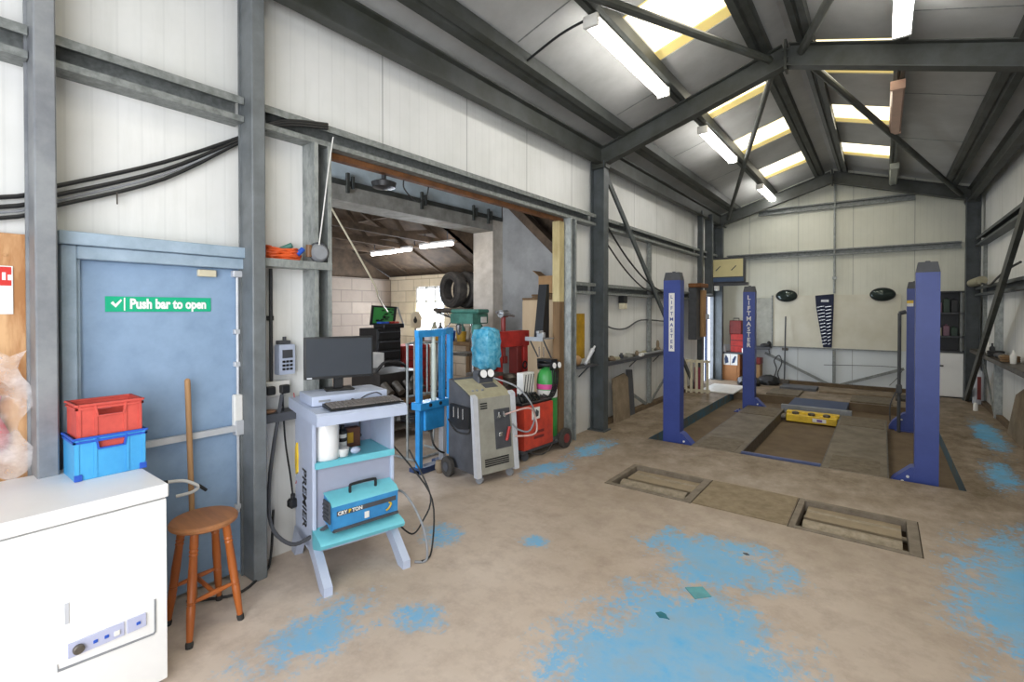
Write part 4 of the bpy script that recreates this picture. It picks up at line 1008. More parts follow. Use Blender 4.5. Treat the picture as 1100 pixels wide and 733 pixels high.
b = B(); b.lathe([(.05, 0), (.055, .05), (.025, .09), (.03, .14), (.018, .2), (0, .21)], (-3.14, 8.35, .911), n=14); O('oil_bottle', b, M_board, 'brown waisted bottle on the left wall ledge by the upright rail', 'bottle')
t = T('white_pipe_offcut', 'white tube lying on the left wall ledge near the blue post', 'tube', (-3.05, 7.75, .935))
b = B(); b.tube([(0, -.3, 0), (0, 0, 0), (.02, .5, .01)], .022, 8, 2); part(t, 'pipe', b, M_grey)
b = B(); b.rod((0, -.3, 0), (0, -.4, 0), .03); part(t, 'end_cap', b, M_whitep)
t = T('work_lamp', 'small black floodlight hanging under the wall rail on the left wall', 'lamp', (-3.15, 6.92, 1.662))
b = B(); b.box(-.05, .05, -.06, .06, .09, .2, .008); part(t, 'lamp_body', b, M_black)
b = B(); b.box(-.045, .045, -.055, .055, .0, .09, .008); part(t, 'lens', b, M_cream, 'pale lens')
cable('wall_cable', [(-3.18, 6.2, 1.5), (-3.18, 6.6, 1.38), (-3.18, 7.1, 1.36), (-3.18, 7.7, 1.48), (-3.18, 8.8, 1.44), (-3.18, 9.6, 1.42)], .012, M_dgrey, 'dark cable waving across the white left wall behind the near left lift post')
cable('drooping_cable', [(-3.08, 6.2, 2.85), (-3.05, 6.8, 2.45), (-3.05, 7.6, 2.12), (-3.05, 8.4, 1.95), (-3.05, 9.2, 1.9)], .013, M_black, 'upper black cable drooping from the column to the wall rail')
cable('drooping_cable', [(-3.08, 6.2, 2.6), (-3.06, 6.8, 2.25), (-3.06, 7.5, 2.0), (-3.06, 8.1, 1.93), (-3.06, 8.6, 1.92)], .011, M_black, 'lower black cable drooping from the column to the wall rail')
b = B(); b.prism([(6.5, 0), (7.02, 0), (7.06, .6), (6.95, .68), (6.55, .64)], 'x', 0, .03, Matrix.Translation((-3.1, 0, 0)) @ Matrix.Rotation(math.radians(-5), 4, 'Y')); O('leaning_board', b, M_board, 'worn brown board leaning on the left wall behind the steel column', 'board')
b = B(); b.prism([(7.05, 0), (7.3, 0), (7.3, .7), (7.1, .72)], 'x', 0, .02, Matrix.Translation((-3.13, 0, 0)) @ Matrix.Rotation(math.radians(-4), 4, 'Y')); O('leaning_board', b, M_dgrey, 'narrow dark board leaning on the left wall beyond the brown board', 'board')
# yellow sheet and clutter in the bay beside the column
b = B(); b.box(-3.2, -3.18, 5.42, 5.78, 1.0, 1.6); O('yellow_sheet', b, M_ydull, 'dull yellow sheet on the wall between post and steel column', 'sheet')
t = T('side_ledge', 'short dark ledge between the galvanised post and steel column', 'ledge', (-3.13, 5.66, .9))
b = B(); b.box(-.095, .09, -.27, .26, 0, .02); part(t, 'board', b, M_dgrey)
b = B(); b.bar((.07, .0, .0), (-.07, .0, -.14), .015, .015); part(t, 'bracket', b, M_dgrey)
b = B(); b.rod((-3.07, 5.6, .945), (-3.07, 5.8, 1.12), .022, .03); b.rod((-3.07, 5.78, 1.1), (-3.07, 5.86, 1.16), .014); O('grease_gun', b, M_silverl, 'pale tube slanting on the short ledge by the yellow sheet', 'tube')
b = B(); b.ball((-3.15, 5.52, .99), .07, .7, 1.3, 1.0); O('orange_rag', b, M_card, 'brownish rag heaped on the short ledge under the yellow sheet', 'cloth')
# brown unit hanging by the near left lift post and slatted rack below
t = T('suspension_strut', 'brown rusty column unit fixed to the left wall behind the near left post', 'strut', (-3.05, 10.2, 1.05))
b = B(); b.box(-.06, .1, -.28, .1, 0, 1.05, .01); part(t, 'mount_plate', b, M_dgrey)
b = B(); b.rod((.14, .0, .05), (.14, .0, 1.0), .05); b.rod((.14, .14, .05), (.14, .14, 1.0), .035); part(t, 'tube', b, M_card)
b = B(); b.box(-.05, .2, -.32, .2, 1.05, 1.13, .01); part(t, 'top_plate', b, M_rust)
b = B(); b.box(.14, .22, .12, .22, .4, .52, .006); part(t, 'clamp', b, M_silverl)
t = T('slatted_rack', 'cream slatted rack standing under the brown column unit', 'rack', (-2.92, 9.88, 0), -80)
for k in range(5):
    b = B(); b.box(-.02, .02, -.23 + k * .1, -.18 + k * .1, .0, .66, .003); part(t, 'slat', b, M_cream)
for z in (.02, .6):
    b = B(); b.box(-.04, -.02, -.24, .24, z, z + .05); part(t, 'cross_rail', b, M_cream)
b = B(); b.box(-3.0, -2.85, 9.97, 10.0, .0, .5, .01); O('pink_cloth', b, mat('dull_pink_cloth', '9c4a5c', .9), 'pinkish cloth behind the cream slatted rack', 'cloth')

# ================================================================== right wall and right corner
t = T('wall_shelving', 'black steel shelving in the back right corner behind the blue posts', 'shelving', (.96, 12.3, .85))
b = B()
for x in (-.3, .2): b.box(x - .015, x + .015, -.1, .15, .0, 1.15)
part(t, 'upright', b, M_galvd)
for z in (.0, .28, .72, 1.12):
    b = B(); b.box(-.32, .42, -.12, .15, z, z + .03); part(t, 'shelf_board', b, M_black if z > 1 else M_dgrey)
b = B(); b.box(-.3, .22, .14, .16, 0, 1.15); part(t, 'back_sheet', b, M_black)
rng = random.Random(4)
nm = ['black', 'olive', 'pinkish', 'dark green', 'brown', 'grey']
for s_, z in (('lower', 1.161), ('upper', 1.601)):
    for k in range(4):
        hh = rng.uniform(.14, .26); b = B(); b.box(-.045, .045, -.06, .06, 0, hh, .006); b.lathe([(.02, hh), (.02, hh + .03), (0, hh + .03)], n=10)
        O('oil_can', b, [M_black, M_olive, mat('mauve_can', '7d5c6c', .5), mat('bottle_green', '2c4034', .5)][(k + (s_ == 'upper')) % 4], '%s can %s on the %s shelf in the back right corner' % (['black', 'olive', 'mauve', 'dark green'][(k + (s_ == 'upper')) % 4], ['at the left end', 'second from left', 'third from left', 'at the right end'][k], s_), 'can', group='cans on the corner shelving', loc=(.74 + k * .11, 12.3, z))
t = T('white_cabinet', 'white cabinet standing in the back right corner under the shelving', 'cabinet', (1.0, 12.33, 0))
b = B(); b.box(-.22, .2, -.13, .14, .02, .845, .006); part(t, 'body', b, M_whitep)
b = B(); b.box(-.215, .195, -.142, -.13, .03, .83, .004); d_ = part(t, 'door', b, M_white)
b = B(); b.box(-.21, -.08, -.155, -.142, .58, .61, .004); part(d_, 'handle', b, M_black)
b = B(); b.box(-.2, .18, -.1, .12, 0, .02); part(t, 'plinth', b, M_black)
t = T('gas_cylinder', 'grey cylinder with dark stripe standing in the back right corner', 'gas cylinder', (1.345, 11.75, 0))
b = B(); b.lathe([(.07, 0), (.075, .02), (.075, .5), (.06, .57), (.03, .6), (.03, .64), (0, .64)]); part(t, 'cylinder_body', b, M_silverl)
b = B(); b.box(-.02, .03, -.079, -.07, .08, .48); part(t, 'label', b, M_dred)
t = T('wall_ledge', 'cluttered ledge along the right wall', 'ledge', (1.36, 9.6, .93))
b = B(); b.box(-.12, .09, -3.0, 2.2, 0, .03); b.box(-.125, -.115, -3.0, 2.2, -.03, .03); part(t, 'board', b, M_dmetal)
for y in (-2.4, -1.0, .5, 1.8):
    b = B(); b.box(-.1, .09, y, y + .02, -.02, 0); b.bar((-.08, y, .0), (.08, y, -.15), .015, .015); part(t, 'bracket', b, M_dgrey)
stuff = [('brown rag', 9.35, 0, M_board), ('white spray bottle', 10.6, 1, M_whitep), ('silver aerosol', 11.0, 1, M_silverl), ('dark hose coil', 10.0, 2, M_black), ('brown leather strap coil', 9.0, 2, M_timberd), ('pale bottle', 8.8, 1, M_whitep), ('grey tin', 10.3, 1, M_dgrey), ('dark cloth', 9.7, 0, M_dgrey)]
for dd, y, kd, m in stuff:
    b = B()
    if kd == 0: b.ball((0, 0, .04), .09, .7, 1.5, .45)
    elif kd == 1: b.lathe([(.03, 0), (.033, .1), (.028, .12), (.012, .14), (.012, .18), (0, .18)], n=14)
    else:
        for q in range(3): b.ring((0, 0, .02 + q * .025), .085, .014)
    O('ledge_item', b, m, '%s lying on the cluttered ledge along the right wall' % dd, 'workshop item', loc=(1.33, y, .962))
cable('ledge_cable', [(1.3, 11.5, 2.06), (1.28, 10.9, 2.08), (1.28, 10.2, 2.02), (1.26, 9.5, 2.08), (1.26, 8.8, 2.16), (1.26, 8.0, 2.2)], .014, M_black, 'black cable sagging above the upper right wall rail')
b = B(); b.rod((1.28, 10.9, 2.13), (1.28, 12.0, 2.13), .07, n=16); O('cloth_roll', b, M_olive, 'olive roll lying on the upper right wall rail', 'roll')
b = B(); b.prism([(8.2, 0), (9.15, 0), (8.95, .55), (8.2, .8)], 'x', 0, .025, Matrix.Translation((1.33, 0, 0)) @ Matrix.Rotation(math.radians(5), 4, 'Y')); O('leaning_board', b, M_board, 'brown board leaning on the right wall at the picture edge', 'board')
b = B(); b.lathe([(.03, 0), (.03, .1), (.015, .13), (0, .13)], (1.22, 10.9, 0), n=12); O('plastic_bottle', b, M_whitep, 'small white bottle on the floor by the right wall', 'bottle')
# litter on the floor
def litter(label, x, y, pts, m, h=.004):
    b = B(); b.prism(pts, 'z', 0, h); return O('paper_scrap', b, m, label, 'litter', loc=(x, y, .001))
litter('small dark green leaf shaped scrap on the main blue floor patch', -.94, 2.56, [(-.03, 0), (-.01, .025), (.02, .02), (.035, .0), (.05, -.01), (.03, -.012), (.0, -.025)], mat('dark_teal_scrap', '1d7584', .6))
litter('pale teal square scrap on the blue floor paint', -.84, 2.9, [(-.08, .0), (.0, .07), (.07, .0), (.0, -.08)], mat('pale_teal_scrap', '5fa5ac', .7))
litter('tiny dark scrap on the blue patch nearest the roller beds', -.72, 3.55, [(-.02, 0), (.0, .015), (.02, .0), (.0, -.012)], M_dgrey)

# ================================================================== machines in the opening
AF = FR((-2.975, 3.42), 77)
t = T('air_con_machine', 'silver grey air conditioning service machine with two white dials in the opening', 'service machine', AF.at(0, 0, 0), AF.ang)
side = [(.03, .09), (.10, .80), (.22, .86), (.42, .94), (.5, .955), (.51, .09)]
b = B(); b.prism(side, 'x', -.03, .46); part(t, 'cabinet', b, M_dgrey)
b = B(); b.prism([(.015, .09), (.085, .80), (.105, .80), (.035, .09)], 'x', .03, .43); fp = part(t, 'front_panel', b, M_silver, 'silver front panel')
b = B()
for u in (-.035, .425): b.prism([(.005, .07), (.075, .82), (.12, .84), (.06, .07)], 'x', u, u + .055)
part(t, 'corner_trim', b, M_silverl, 'pale corner trims')
b = B(); b.prism([(.09, .80), (.215, .868), (.42, .948), (.43, .94), (.22, .85), (.11, .785)], 'x', -.015, .445); tp = part(t, 'control_top', b, M_olive, 'dusty cream control top')
for u, v in ((.05, .2), (.1, .2), (.16, .19)):
    b = B(); b.lathe([(.014, 0), (.012, .008), (0, .01)], (u, v, .86), (0, -.4, 1), 14); part(tp, 'key_button', b, M_grey)
b = B(); b.prism([(.22, .866), (.3, .899), (.3, .903), (.22, .872)], 'x', .22, .38); part(tp, 'display', b, M_dgrey)
b = B()
def vents(bb, z0, z1, u0, u1, n_):
    for k in range(n_):
        z = z0 + (z1 - z0) * k / max(1, n_ - 1); v = .015 + (z - .09) * .0986 - .004
        bb.box(u0, u1, v, v + .012, z, z + .012)
vents(b, .155, .215, .07, .36, 4); part(fp, 'vent_slots', b, M_black)
b = B(); vents(b, .70, .745, .05, .13, 3); part(fp, 'vent_slots', b, M_black)
b = B(); b.prism([(.031, .30), (.066, .68), (.09, .68), (.055, .30)], 'x', .21, .40); rc = part(fp, 'valve_recess', b, M_dgrey, 'dark recess with valves')
b = B(); b.rod((.33, .022, .37), (.37, .025, .50), .016); part(rc, 'red_valve', b, M_red, 'red valve lever')
b = B()
for u in (.24, .3): b.rod((u, .07, .60), (u, .02, .62), .016); b.rod((u, .03, .62), (u, .03, .66), .01)
b.box(.24, .28, .02, .06, .42, .46, .004); part(rc, 'couplings', b, M_chrome)
for k, u in enumerate((.245, .335)):
    b = B(); b.lathe([(.045, -.03), (.048, 0), (.045, .014), (.04, .014)], (u, .30, 1.0), (0, -1, .25), 24); g = part(t, 'pressure_gauge', b, M_black)
    b = B(); b.lathe([(0, .013), (.04, .014), (.04, .0175), (.0, .0175)], (u, .30, 1.0), (0, -1, .25), 24); b2 = part(g, 'dial_face', b, M_white, 'white dial face')
b = B(); b.box(.2, .39, .31, .42, .90, 1.03, .01); part(t, 'gauge_housing', b, M_dgrey)
b = B(); b.tube([(.33, .05, .62), (.52, -.08, .68), (.64, -.05, .58), (.60, -.1, .42), (.42, .0, .40)], .009, 7, 5); part(t, 'service_hose', b, mat('pale_pink_hose', 'c9a79f', .5), 'pale pink hose')
b = B(); b.tube([(.38, .3, .95), (.55, .1, .85), (.66, -.02, .62), (.58, -.04, .44), (.46, .0, .46), (.41, .03, .52)], .009, 7, 5); part(t, 'service_hose', b, M_grey)
b = B(); b.prism([(.12, .52), (.12, .72), (.44, .72), (.44, .54), (.3, .49)], 'x', -.06, -.03); pk = part(t, 'side_pocket', b, M_black, 'black side pocket')
for v in (.2, .28, .36):
    b = B(); b.rod((-.065, v, .6), (-.065, v, .7), .006, n=8); part(pk, 'probe', b, M_chrome)
b = B(); b.tube([(-.035, .12, .52), (-.05, .15, .47), (-.05, .35, .46), (-.04, .5, .55)], .008, 6); part(t, 'side_hose', b, M_blackm)
for u in (-.09, .5):
    b = B(); b.lathe([(.03, -.02), (.07, -.025), (.098, -.02), (.1, 0), (.098, .02), (.07, .025), (.03, .02)], (u, .43, .1), (1, 0, 0), 26); w_ = part(t, 'wheel', b, M_tyre)
    b = B(); b.lathe([(.0, -.026), (.045, -.03), (.045, .03), (0, .026)], (u, .43, .1), (1, 0, 0), 18); part(w_, 'hub', b, M_dgrey)
for u in (.03, .40):
    b = B(); b.lathe([(.02, -.014), (.038, -.014), (.038, .014), (.02, .014)], (u, .06, .038), (1, .3, 0), 16); b.box(u - .02, u + .02, .04, .1, .06, .095, .004); part(t, 'castor', b, M_grey)

# ---- red welder and its bottle
MF = FR((-3.023, 4.16), 87)
t = T('welding_machine', 'red wheeled welding machine in the right of the opening', 'welder', MF.at(0, 0, 0), MF.ang)
b = B(); b.box(.07, .60, .04, .42, .12, .60, .012, seg=2); part(t, 'case', b, M_redor)
b = B(); b.box(.04, .95, .05, .5, .085, .12, .004); part(t, 'chassis', b, M_dgrey)
b = B(); b.box(.20, .34, .035, .04, .44, .57); lb = part(t, 'white_sticker', b, M_whitep, 'torn white sticker')
b = B(); b.prism([(.24, .46), (.31, .47), (.32, .52), (.27, .55)], 'y', .032, .035); part(lb, 'sticker_print', b, M_dgrey)
b = B()
for k in range(2): b.box(.24, .42, .036, .04, .28 - k * .06, .31 - k * .06)
part(t, 'worn_lettering', b, M_dred)
b = B(); b.box(.06, .61, .06, .42, .60, .63, .006); part(t, 'top_tray', b, M_black, 'black top tray')
for k in range(5):
    b = B(); rr = random.Random(k); b.tube([(.1 + .08 * k, .1, .64), (.16 + .07 * k, .2, .68 + .03 * rr.random()), (.3, .28, .66), (.42 - .05 * k, .16, .7), (.5, .3, .64)], .013, 6); part(t, 'welding_cable', b, M_black)
for s in (0.03, .45):
    b = B(); b.lathe([(.03, -.02), (.085, -.028), (.115, -.022), (.12, 0), (.115, .022), (.085, .028), (.03, .02)], (.83, s, .12), (0, 1, 0), 26); w_ = part(t, 'wheel', b, M_tyre)
    b = B(); b.lathe([(0, -.031), (.055, -.031), (.055, .031), (0, .031)], (.83, s, .12), (0, 1, 0), 18); part(w_, 'hub', b, M_dred)
for v in (.08, .4):
    b = B(); b.lathe([(.02, -.016), (.045, -.016), (.045, .016), (.02, .016)], (.12, v, .045), (.4, 1, 0), 16); b.box(.09, .15, v - .02, v + .02, .06, .09); part(t, 'castor', b, M_dgrey)
b = B(); b.tube([(.09, .03, .12), (.3, -.02, .05), (.5, .0, .1), (.62, .03, .14)], .007, 6); part(t, 'earth_lead', b, M_blackm)
c0 = MF.at(.81, .28, .122)
t = T('gas_cylinder', 'bright green gas bottle with two dials standing on the red welding machine', 'gas cylinder', c0, MF.ang)
b = B(); b.lathe([(.12, 0), (.125, .015), (.125, .67), (.115, .74), (.09, .79), (.05, .815), (.035, .82), (.035, .86), (0, .86)], n=32); part(t, 'cylinder_body', b, M_green)
b = B(); b.lathe([(.1265, .47), (.1265, .56)], n=32); bl = part(t, 'white_label', b, M_whitep, 'white label')
b = B(); b.lathe([(.1268, .57), (.1268, .63)], n=32); part(t, 'pink_label', b, M_pink, 'pink label')
b = B(); b.ring((0, 0, .86), .1, .022, (0, 0, 1)); b.prism([(-.1, .8), (-.11, .93), (.11, .93), (.1, .8), (.085, .8), (.085, .9), (-.085, .9), (-.085, .8)], 'x', -.06, .06); part(t, 'valve_guard', b, M_black)
for u in (-.06, .045):
    b = B(); b.lathe([(.04, -.02), (.042, .01), (.036, .012)], (u, -.14, .86), (0, -1, .1), 22); g = part(t, 'pressure_gauge', b, M_black)
    b = B(); b.lathe([(0, .011), (.035, .011), (.035, .0155), (0, .0155)], (u, -.14, .86), (0, -1, .1), 22); part(g, 'dial_face', b, M_white, 'white dial face')
b = B(); b.rod((-.06, -.13, .84), (0, -.03, .8), .012); b.rod((.045, -.13, .84), (0, -.03, .8), .012); part(t, 'regulator', b, M_chrome)
for k in range(4):
    b = B(); b.tube([(-.06 + .04 * k, -.12, .8), (-.12 + .03 * k, -.17, .62), (-.26 + .04 * k, -.18, .5), (-.4 + .06 * k, -.1, .535)], .009, 6); part(t, 'hose', b, M_black)
p = MF.at(.52, .38, .635)
t = T('striped_carton', 'white box with dark diagonal stripes behind the green bottle', 'box', p, MF.ang)
b = B(); b.box(-.11, .1, -.05, .05, 0, .27, .004); part(t, 'box_body', b, M_whitep)
for k in range(4):
    b = B(); b.bar((-.1 + .045 * k, -.052, .02), (-.06 + .05 * k, -.052, .25), .002, .014, up=(1, 0, 0)); part(t, 'stripe', b, M_dgrey, 'dark stripe')

# ---- blue hydraulic frame
t = T('blue_press_frame', 'bright blue steel frame with three uprights behind the silver machine', 'press frame', (-3.7, 3.31, 0))
for y, x, z0 in ((.0, 0, .04), (.3, 0.02, .68), (.58, -.14, .04)):
    b = B(); b.box(x - .03, x + .03, y - .025, y + .025, z0, 1.42, .004); part(t, 'upright', b, M_bframe)
b = B(); b.bar((0, -.03, 1.41), (.02, .33, 1.41), .06, .07); b.bar((.02, .3, 1.42), (-.14, .6, 1.42), .06, .06); b.bar((0, 0, 1.41), (-.14, .58, 1.43), .05, .05); part(t, 'top_beam', b, M_bframe)
b = B(); b.box(-.06, .08, -.05, .36, .645, .72, .004); cb = part(t, 'cross_beam', b, M_bframe)
for y in (.08, .22):
    b = B(); b.rod((.08, y, .69), (.09, y, .69), .018, n=10); part(cb, 'bolt_hole', b, M_black)
b = B(); b.box(-.04, .06, .03, .3, .43, .645, .006); part(t, 'pump_box', b, M_bframe)
b = B(); b.rod((.02, .18, .72), (.02, .18, 1.3), .028); b.rod((.02, .18, 1.3), (.02, .18, 1.4), .02); part(t, 'ram', b, mat('pale_green_white_tube', 'c5cfc6', .4, 0, .08, 8), 'pale greenish white ram')
b = B(); b.box(-.03, .03, .3, .36, .06, .66, .006); part(t, 'lower_column', b, M_silverl, 'pale lower column')
b = B(); b.box(-.12, .04, -.03, .03, 0, .04, .004); b.box(-.12, .04, .28, .38, 0, .06, .004); b.box(-.05, .05, -.03, .6, .0, .06, .004); part(t, 'foot', b, M_bnavy)
b = B(); b.tube([(.04, .12, .43), (.1, .1, .3), (.08, .2, .2), (.05, .3, .15)], .01, 6); part(t, 'hose', b, M_blackm)
b = B(); b.lathe([(.03, 0), (.05, .05), (.04, .12), (0, .13)], (-3.56, 3.46, .0), n=14); O('oil_jug', b, M_board, 'brown jug at the foot of the blue frame', 'jug')

# ---- thin steel tube frame
t = T('tube_stand', 'thin grey steel tube stand left of the blue frame', 'stand', (-4.12, 3.24, 0))
for y in (.28, .38, .57):
    b = B(); b.rod((0, y, .0 if y == .28 else .7), (0, y, 1.28), .011 if y != .28 else .014); part(t, 'upright', b, M_galv)
b = B(); b.tube([(0, .26, 1.27), (0, .34, 1.285), (0, .75, 1.275)], .013, 8, 1); b.tube([(0, .27, .7), (0, .75, .7)], .013, 8, 1); part(t, 'cross_tube', b, M_galv)
b = B(); b.rod((-.1, .75, 0), (0, .75, 1.27), .012); part(t, 'upright', b, M_galv)
b = B(); b.tube([(-.25, .28, .02), (.1, .28, .02), (.1, .75, .02), (-.25, .75, .02)], .014, 8, 1); part(t, 'foot_tube', b, M_galv)

# ---- red workshop press
t = T('red_shop_press', 'red workshop press frame at the back of the opening', 'press', (-3.78, 4.66, 0))
for y in (.0, .53):
    b = B(); b.box(-.05, .05, y - .04, y + .05, .02, 1.38, .005); part(t, 'upright', b, M_red)
b = B(); b.box(-.06, .06, -.05, .6, 1.18, 1.38, .006); part(t, 'head_beam', b, M_red)
b = B(); b.box(-.09, .09, -.05, .6, .42, .66, .006); part(t, 'bed_beam', b, M_red)
b = B(); b.box(-.07, .07, .32, .42, .72, 1.18, .006); part(t, 'inner_guide', b, M_dred)
b = B(); b.rod((0, .12, 1.05), (0, .12, 1.6), .03); b.box(-.04, .04, .08, .16, .98, 1.07, .006); part(t, 'press_screw', b, M_dred)
b = B(); b.rod((0, -.02, 1.62), (0, .34, 1.57), .015); b.rod((0, .06, 1.6), (0, .18, 1.6), .05); part(t, 'screw_handle', b, M_chrome, 'bright handle')
b = B(); b.box(-.12, .12, .05, .42, .7, .735, .004); b.box(-.1, .1, .1, .36, .66, .7); b.lathe([(.08, 0), (.1, .06), (.08, .1), (0, .1)], (0, .24, .735), n=16); part(t, 'work_block', b, M_dmetal, 'dirty block on the bed')
b = B()
for y in (.0, .53): b.box(-.3, .14, y - .05, y + .06, 0, .05, .004)
part(t, 'foot', b, M_red)
b = B(); b.ring((.06, .5, .93), .045, .01, (1, 0, 0)); part(t, 'clip_ring', b, M_black)

# ---- wrapped engine on a stand
t = T('engine_stand', 'dark stand carrying the blue wrapped engine', 'stand', (-3.78, 4.46, 0))
b = B(); b.box(-.04, .04, -.04, .04, .05, .9, .004); part(t, 'post', b, M_dmetal)
b = B(); b.box(-.3, .16, -.04, .04, 0, .05); b.box(.1, .16, -.2, .1, 0, .05); part(t, 'base', b, M_dmetal)
b = B(); b.box(-.16, .16, -.2, .12, .86, .9, .004); part(t, 'tray', b, M_dmetal)
b = B(); nb = bmesh.new(); bmesh.ops.create_icosphere(nb, subdivisions=4, radius=.25); rr = random.Random(8)
for v in nb.verts:
    c = v.co; m_ = max(abs(c.x), abs(c.y), abs(c.z)); f = .25 / m_ * .55 + .45
    v.co = Vector((c.x * .6 * f, c.y * .56 * f, c.z * 1.04 * f)) * (1 + .05 * math.sin(c.z * 60 + c.y * 25) + rr.uniform(-.025, .025))
b.merge(nb); O('wrapped_engine', b, M_blue_wrap, 'engine wrapped in shiny blue plastic film', 'engine', loc=(-3.77, 4.44, 1.18))

# ---- green drilling machine in the passage
t = T('pillar_drill', 'green pillar drill in front of the pale concrete pillar', 'drill', (-4.75, 5.2, 0))
b = B(); b.box(-.2, .2, -.2, .2, 0, .08, .01); part(t, 'base', b, M_mgreen)
b = B(); b.rod((0, .1, .08), (0, .1, 1.65), .04); part(t, 'column', b, M_chrome)
b = B(); b.box(-.22, .22, -.16, .18, 1.45, 1.6, .03, seg=2); b.box(-.26, .28, -.12, .14, 1.6, 1.66, .02); b.lathe([(.07, 0), (.08, .03), (.08, .12), (.06, .15)], (.18, -.02, 1.3), n=18); part(t, 'head', b, M_mgreen)
b = B(); b.lathe([(.015, -.14), (.04, -.1), (.045, 0), (.02, .02)], (-.1, -.1, 1.43), n=14); part(t, 'chuck', b, M_chrome)
b = B(); b.box(-.15, .15, -.2, .1, 1.0, 1.04, .005); part(t, 'table', b, M_dmetal)
b = B()
for a in range(3): b.rod((-.23, -.1, 1.5), (-.28, -.1 + .12 * math.cos(a * 2.1), 1.5 + .12 * math.sin(a * 2.1)), .008)
part(t, 'feed_lever', b, M_chrome)
b = B(); b.box(.285, .29, -.06, .06, 1.47, 1.55); part(t, 'plate', b, M_whitep)

# ---- shelf on the timber jamb
t = T('jamb_shelf', 'small metal shelf with diagonal strut on the timber jamb', 'shelf', (-3.38, 5.12, 1.29))
b = B(); b.box(-.12, .14, -.26, .0, 0, .015, .002); b.box(-.12, .14, -.265, -.25, -.02, .03); part(t, 'board', b, M_alu)
b = B(); b.bar((.1, -.2, .0), (.1, -.01, -.24), .012, .012); b.bar((-.1, -.2, .0), (-.1, -.01, -.24), .012, .012); part(t, 'strut', b, M_dgrey)
b = B(); b.prism([(-.18, 0), (-.02, 0), (-.02, .66), (-.07, .66)], 'x', -.06, .06); o = O('black_hopper', b, M_black, 'tall black tapered shape leaning on the jamb shelf', 'hopper', loc=(-3.36, 5.11, 1.306))
b = B(); b.box(-.05, .05, -.03, .03, 0, .07, .01); b.box(-.02, .02, -.08, .03, .06, .09, .005); O('small_vice', b, M_alu, 'small bright clamp at the outer end of the jamb shelf', 'clamp', loc=(-3.3, 4.91, 1.306))
# ---- beige cabinet and boxes
t = T('tall_cabinet', 'tall beige laminate cabinet against the grey rendered wall', 'cabinet', (-4.02, 6.02, 0))
b = B(); b.box(-.36, .36, -.0, .26, .05, 1.8, .003); b.box(-.34, .34, .02, .25, 0, .05); part(t, 'carcass', b, M_beige)
for s in (-1, 1):
    b = B(); b.box(min(s * .005, s * .355), max(s * .005, s * .355), -.02, -.001, .07, 1.78, .003); d_ = part(t, 'door', b, M_beige)
    b = B(); b.rod((s * .04, -.03, .95), (s * .04, -.03, 1.1), .006); part(d_, 'handle', b, M_chrome)
b = B(); b.box(-.36, .36, -.02, .26, 1.8, 1.83, .002); part(t, 'top', b, M_timberd)
t = T('cardboard_box', 'brown cardboard box on the tall beige cabinet', 'box', (-3.88, 6.12, 1.832), 6)
b = B(); b.box(-.2, .2, -.12, .14, .06, .32, .004); part(t, 'box_body', b, M_card)
b = B(); b.prism([(-.2, .32), (-.3, .4), (-.295, .405), (-.2, .33)], 'y', -.12, .14); b.prism([(.2, .32), (.1, .45), (.105, .455), (.21, .325)], 'y', -.12, .14); part(t, 'flap', b, M_card)
b = B(); b.box(-.32, .25, -.1, .1, .0, .02); b.box(-.34, .1, -.08, .05, .025, .05, .004); part(t, 'loose_sheet', b, M_timberd)
b = B(); b.lathe([(0, 0), (.09, .02), (.1, .06), (.02, .09), (.02, .12), (0, .12)], (-3.22, 2.51, 2.62), (0, 0, 1), 18); O('bell_siren', b, M_black, 'black dome under the rusty timber at the top of the opening', 'siren')
cable('loop_wire', [(-3.19, 2.69, 2.735), (-3.19, 2.7, 2.66), (-3.18, 2.82, 2.58), (-3.18, 2.93, 2.63), (-3.19, 2.97, 2.735)], .006, M_black, 'thin black wire loop hanging under the rusty timber')

# ================================================================== workshop beyond
for k, (x0, x1, y, z, lb) in enumerate(((-7.42, -6.72, 5.5, 2.66, 'left lit tube of the pair under the dark workshop roof'), (-6.68, -6.32, 5.5, 2.67, 'right shorter lit tube of the pair under the dark workshop roof'), (-5.95, -5.2, 5.35, 2.66, 'lit tube under the dark workshop roof next to the concrete pillar'))):
    t = T('tube_light', lb, 'strip light', ((x0 + x1) / 2, y, z))
    b = B(); b.box((x0 - x1) / 2, (x1 - x0) / 2, -.03, .03, .025, .06, .004); part(t, 'housing', b, M_whitep)
    b = B(); b.rod(((x0 - x1) / 2 + .02, 0, 0), ((x1 - x0) / 2 - .02, 0, 0), .026); part(t, 'tube', b, M_tube_far)
    b = B()
    for s in (-1, 1): b.rod((s * .25, 0, .06), (s * .25, 0, .2), .008, n=6)
    part(t, 'hanger', b, M_dgrey)
cable('roof_rope', [(-5.48, 3.45, 2.95), (-5.52, 4.1, 2.06), (-5.7, 4.35, 1.82), (-6.2, 4.9, 1.62)], .012, M_cream, 'pale rope slanting down from the workshop roof')
t = T('tool_chest', 'tall black drawer tool chest by the block wall', 'tool chest', (-6.35, 4.66, 0))
b = B(); b.box(-.25, .2, 0, .46, .08, 1.36, .006); part(t, 'carcass', b, M_black)
for k in range(8):
    b = B(); z = .14 + k * .15; b.box(.2, .22, .015, .445, z, z + .135, .004); d_ = part(t, 'drawer', b, M_black)
    b = B(); b.box(.22, .235, .04, .42, z + .105, z + .12); part(d_, 'handle', b, M_dgrey)
b = B()
for x in (-.2, .15):
    for y in (.05, .41): b.lathe([(.02, -.015), (.04, -.015), (.04, .015), (.02, .015)], (x, y, .04), (1, 0, 0), 12)
    b.box(x - .02, x + .02, .03, .43, .07, .08)
part(t, 'castor', b, M_dgrey)
t = T('open_tool_case', 'open tool case with green lining on the black tool chest', 'tool case', (-6.3, 4.84, 1.361))
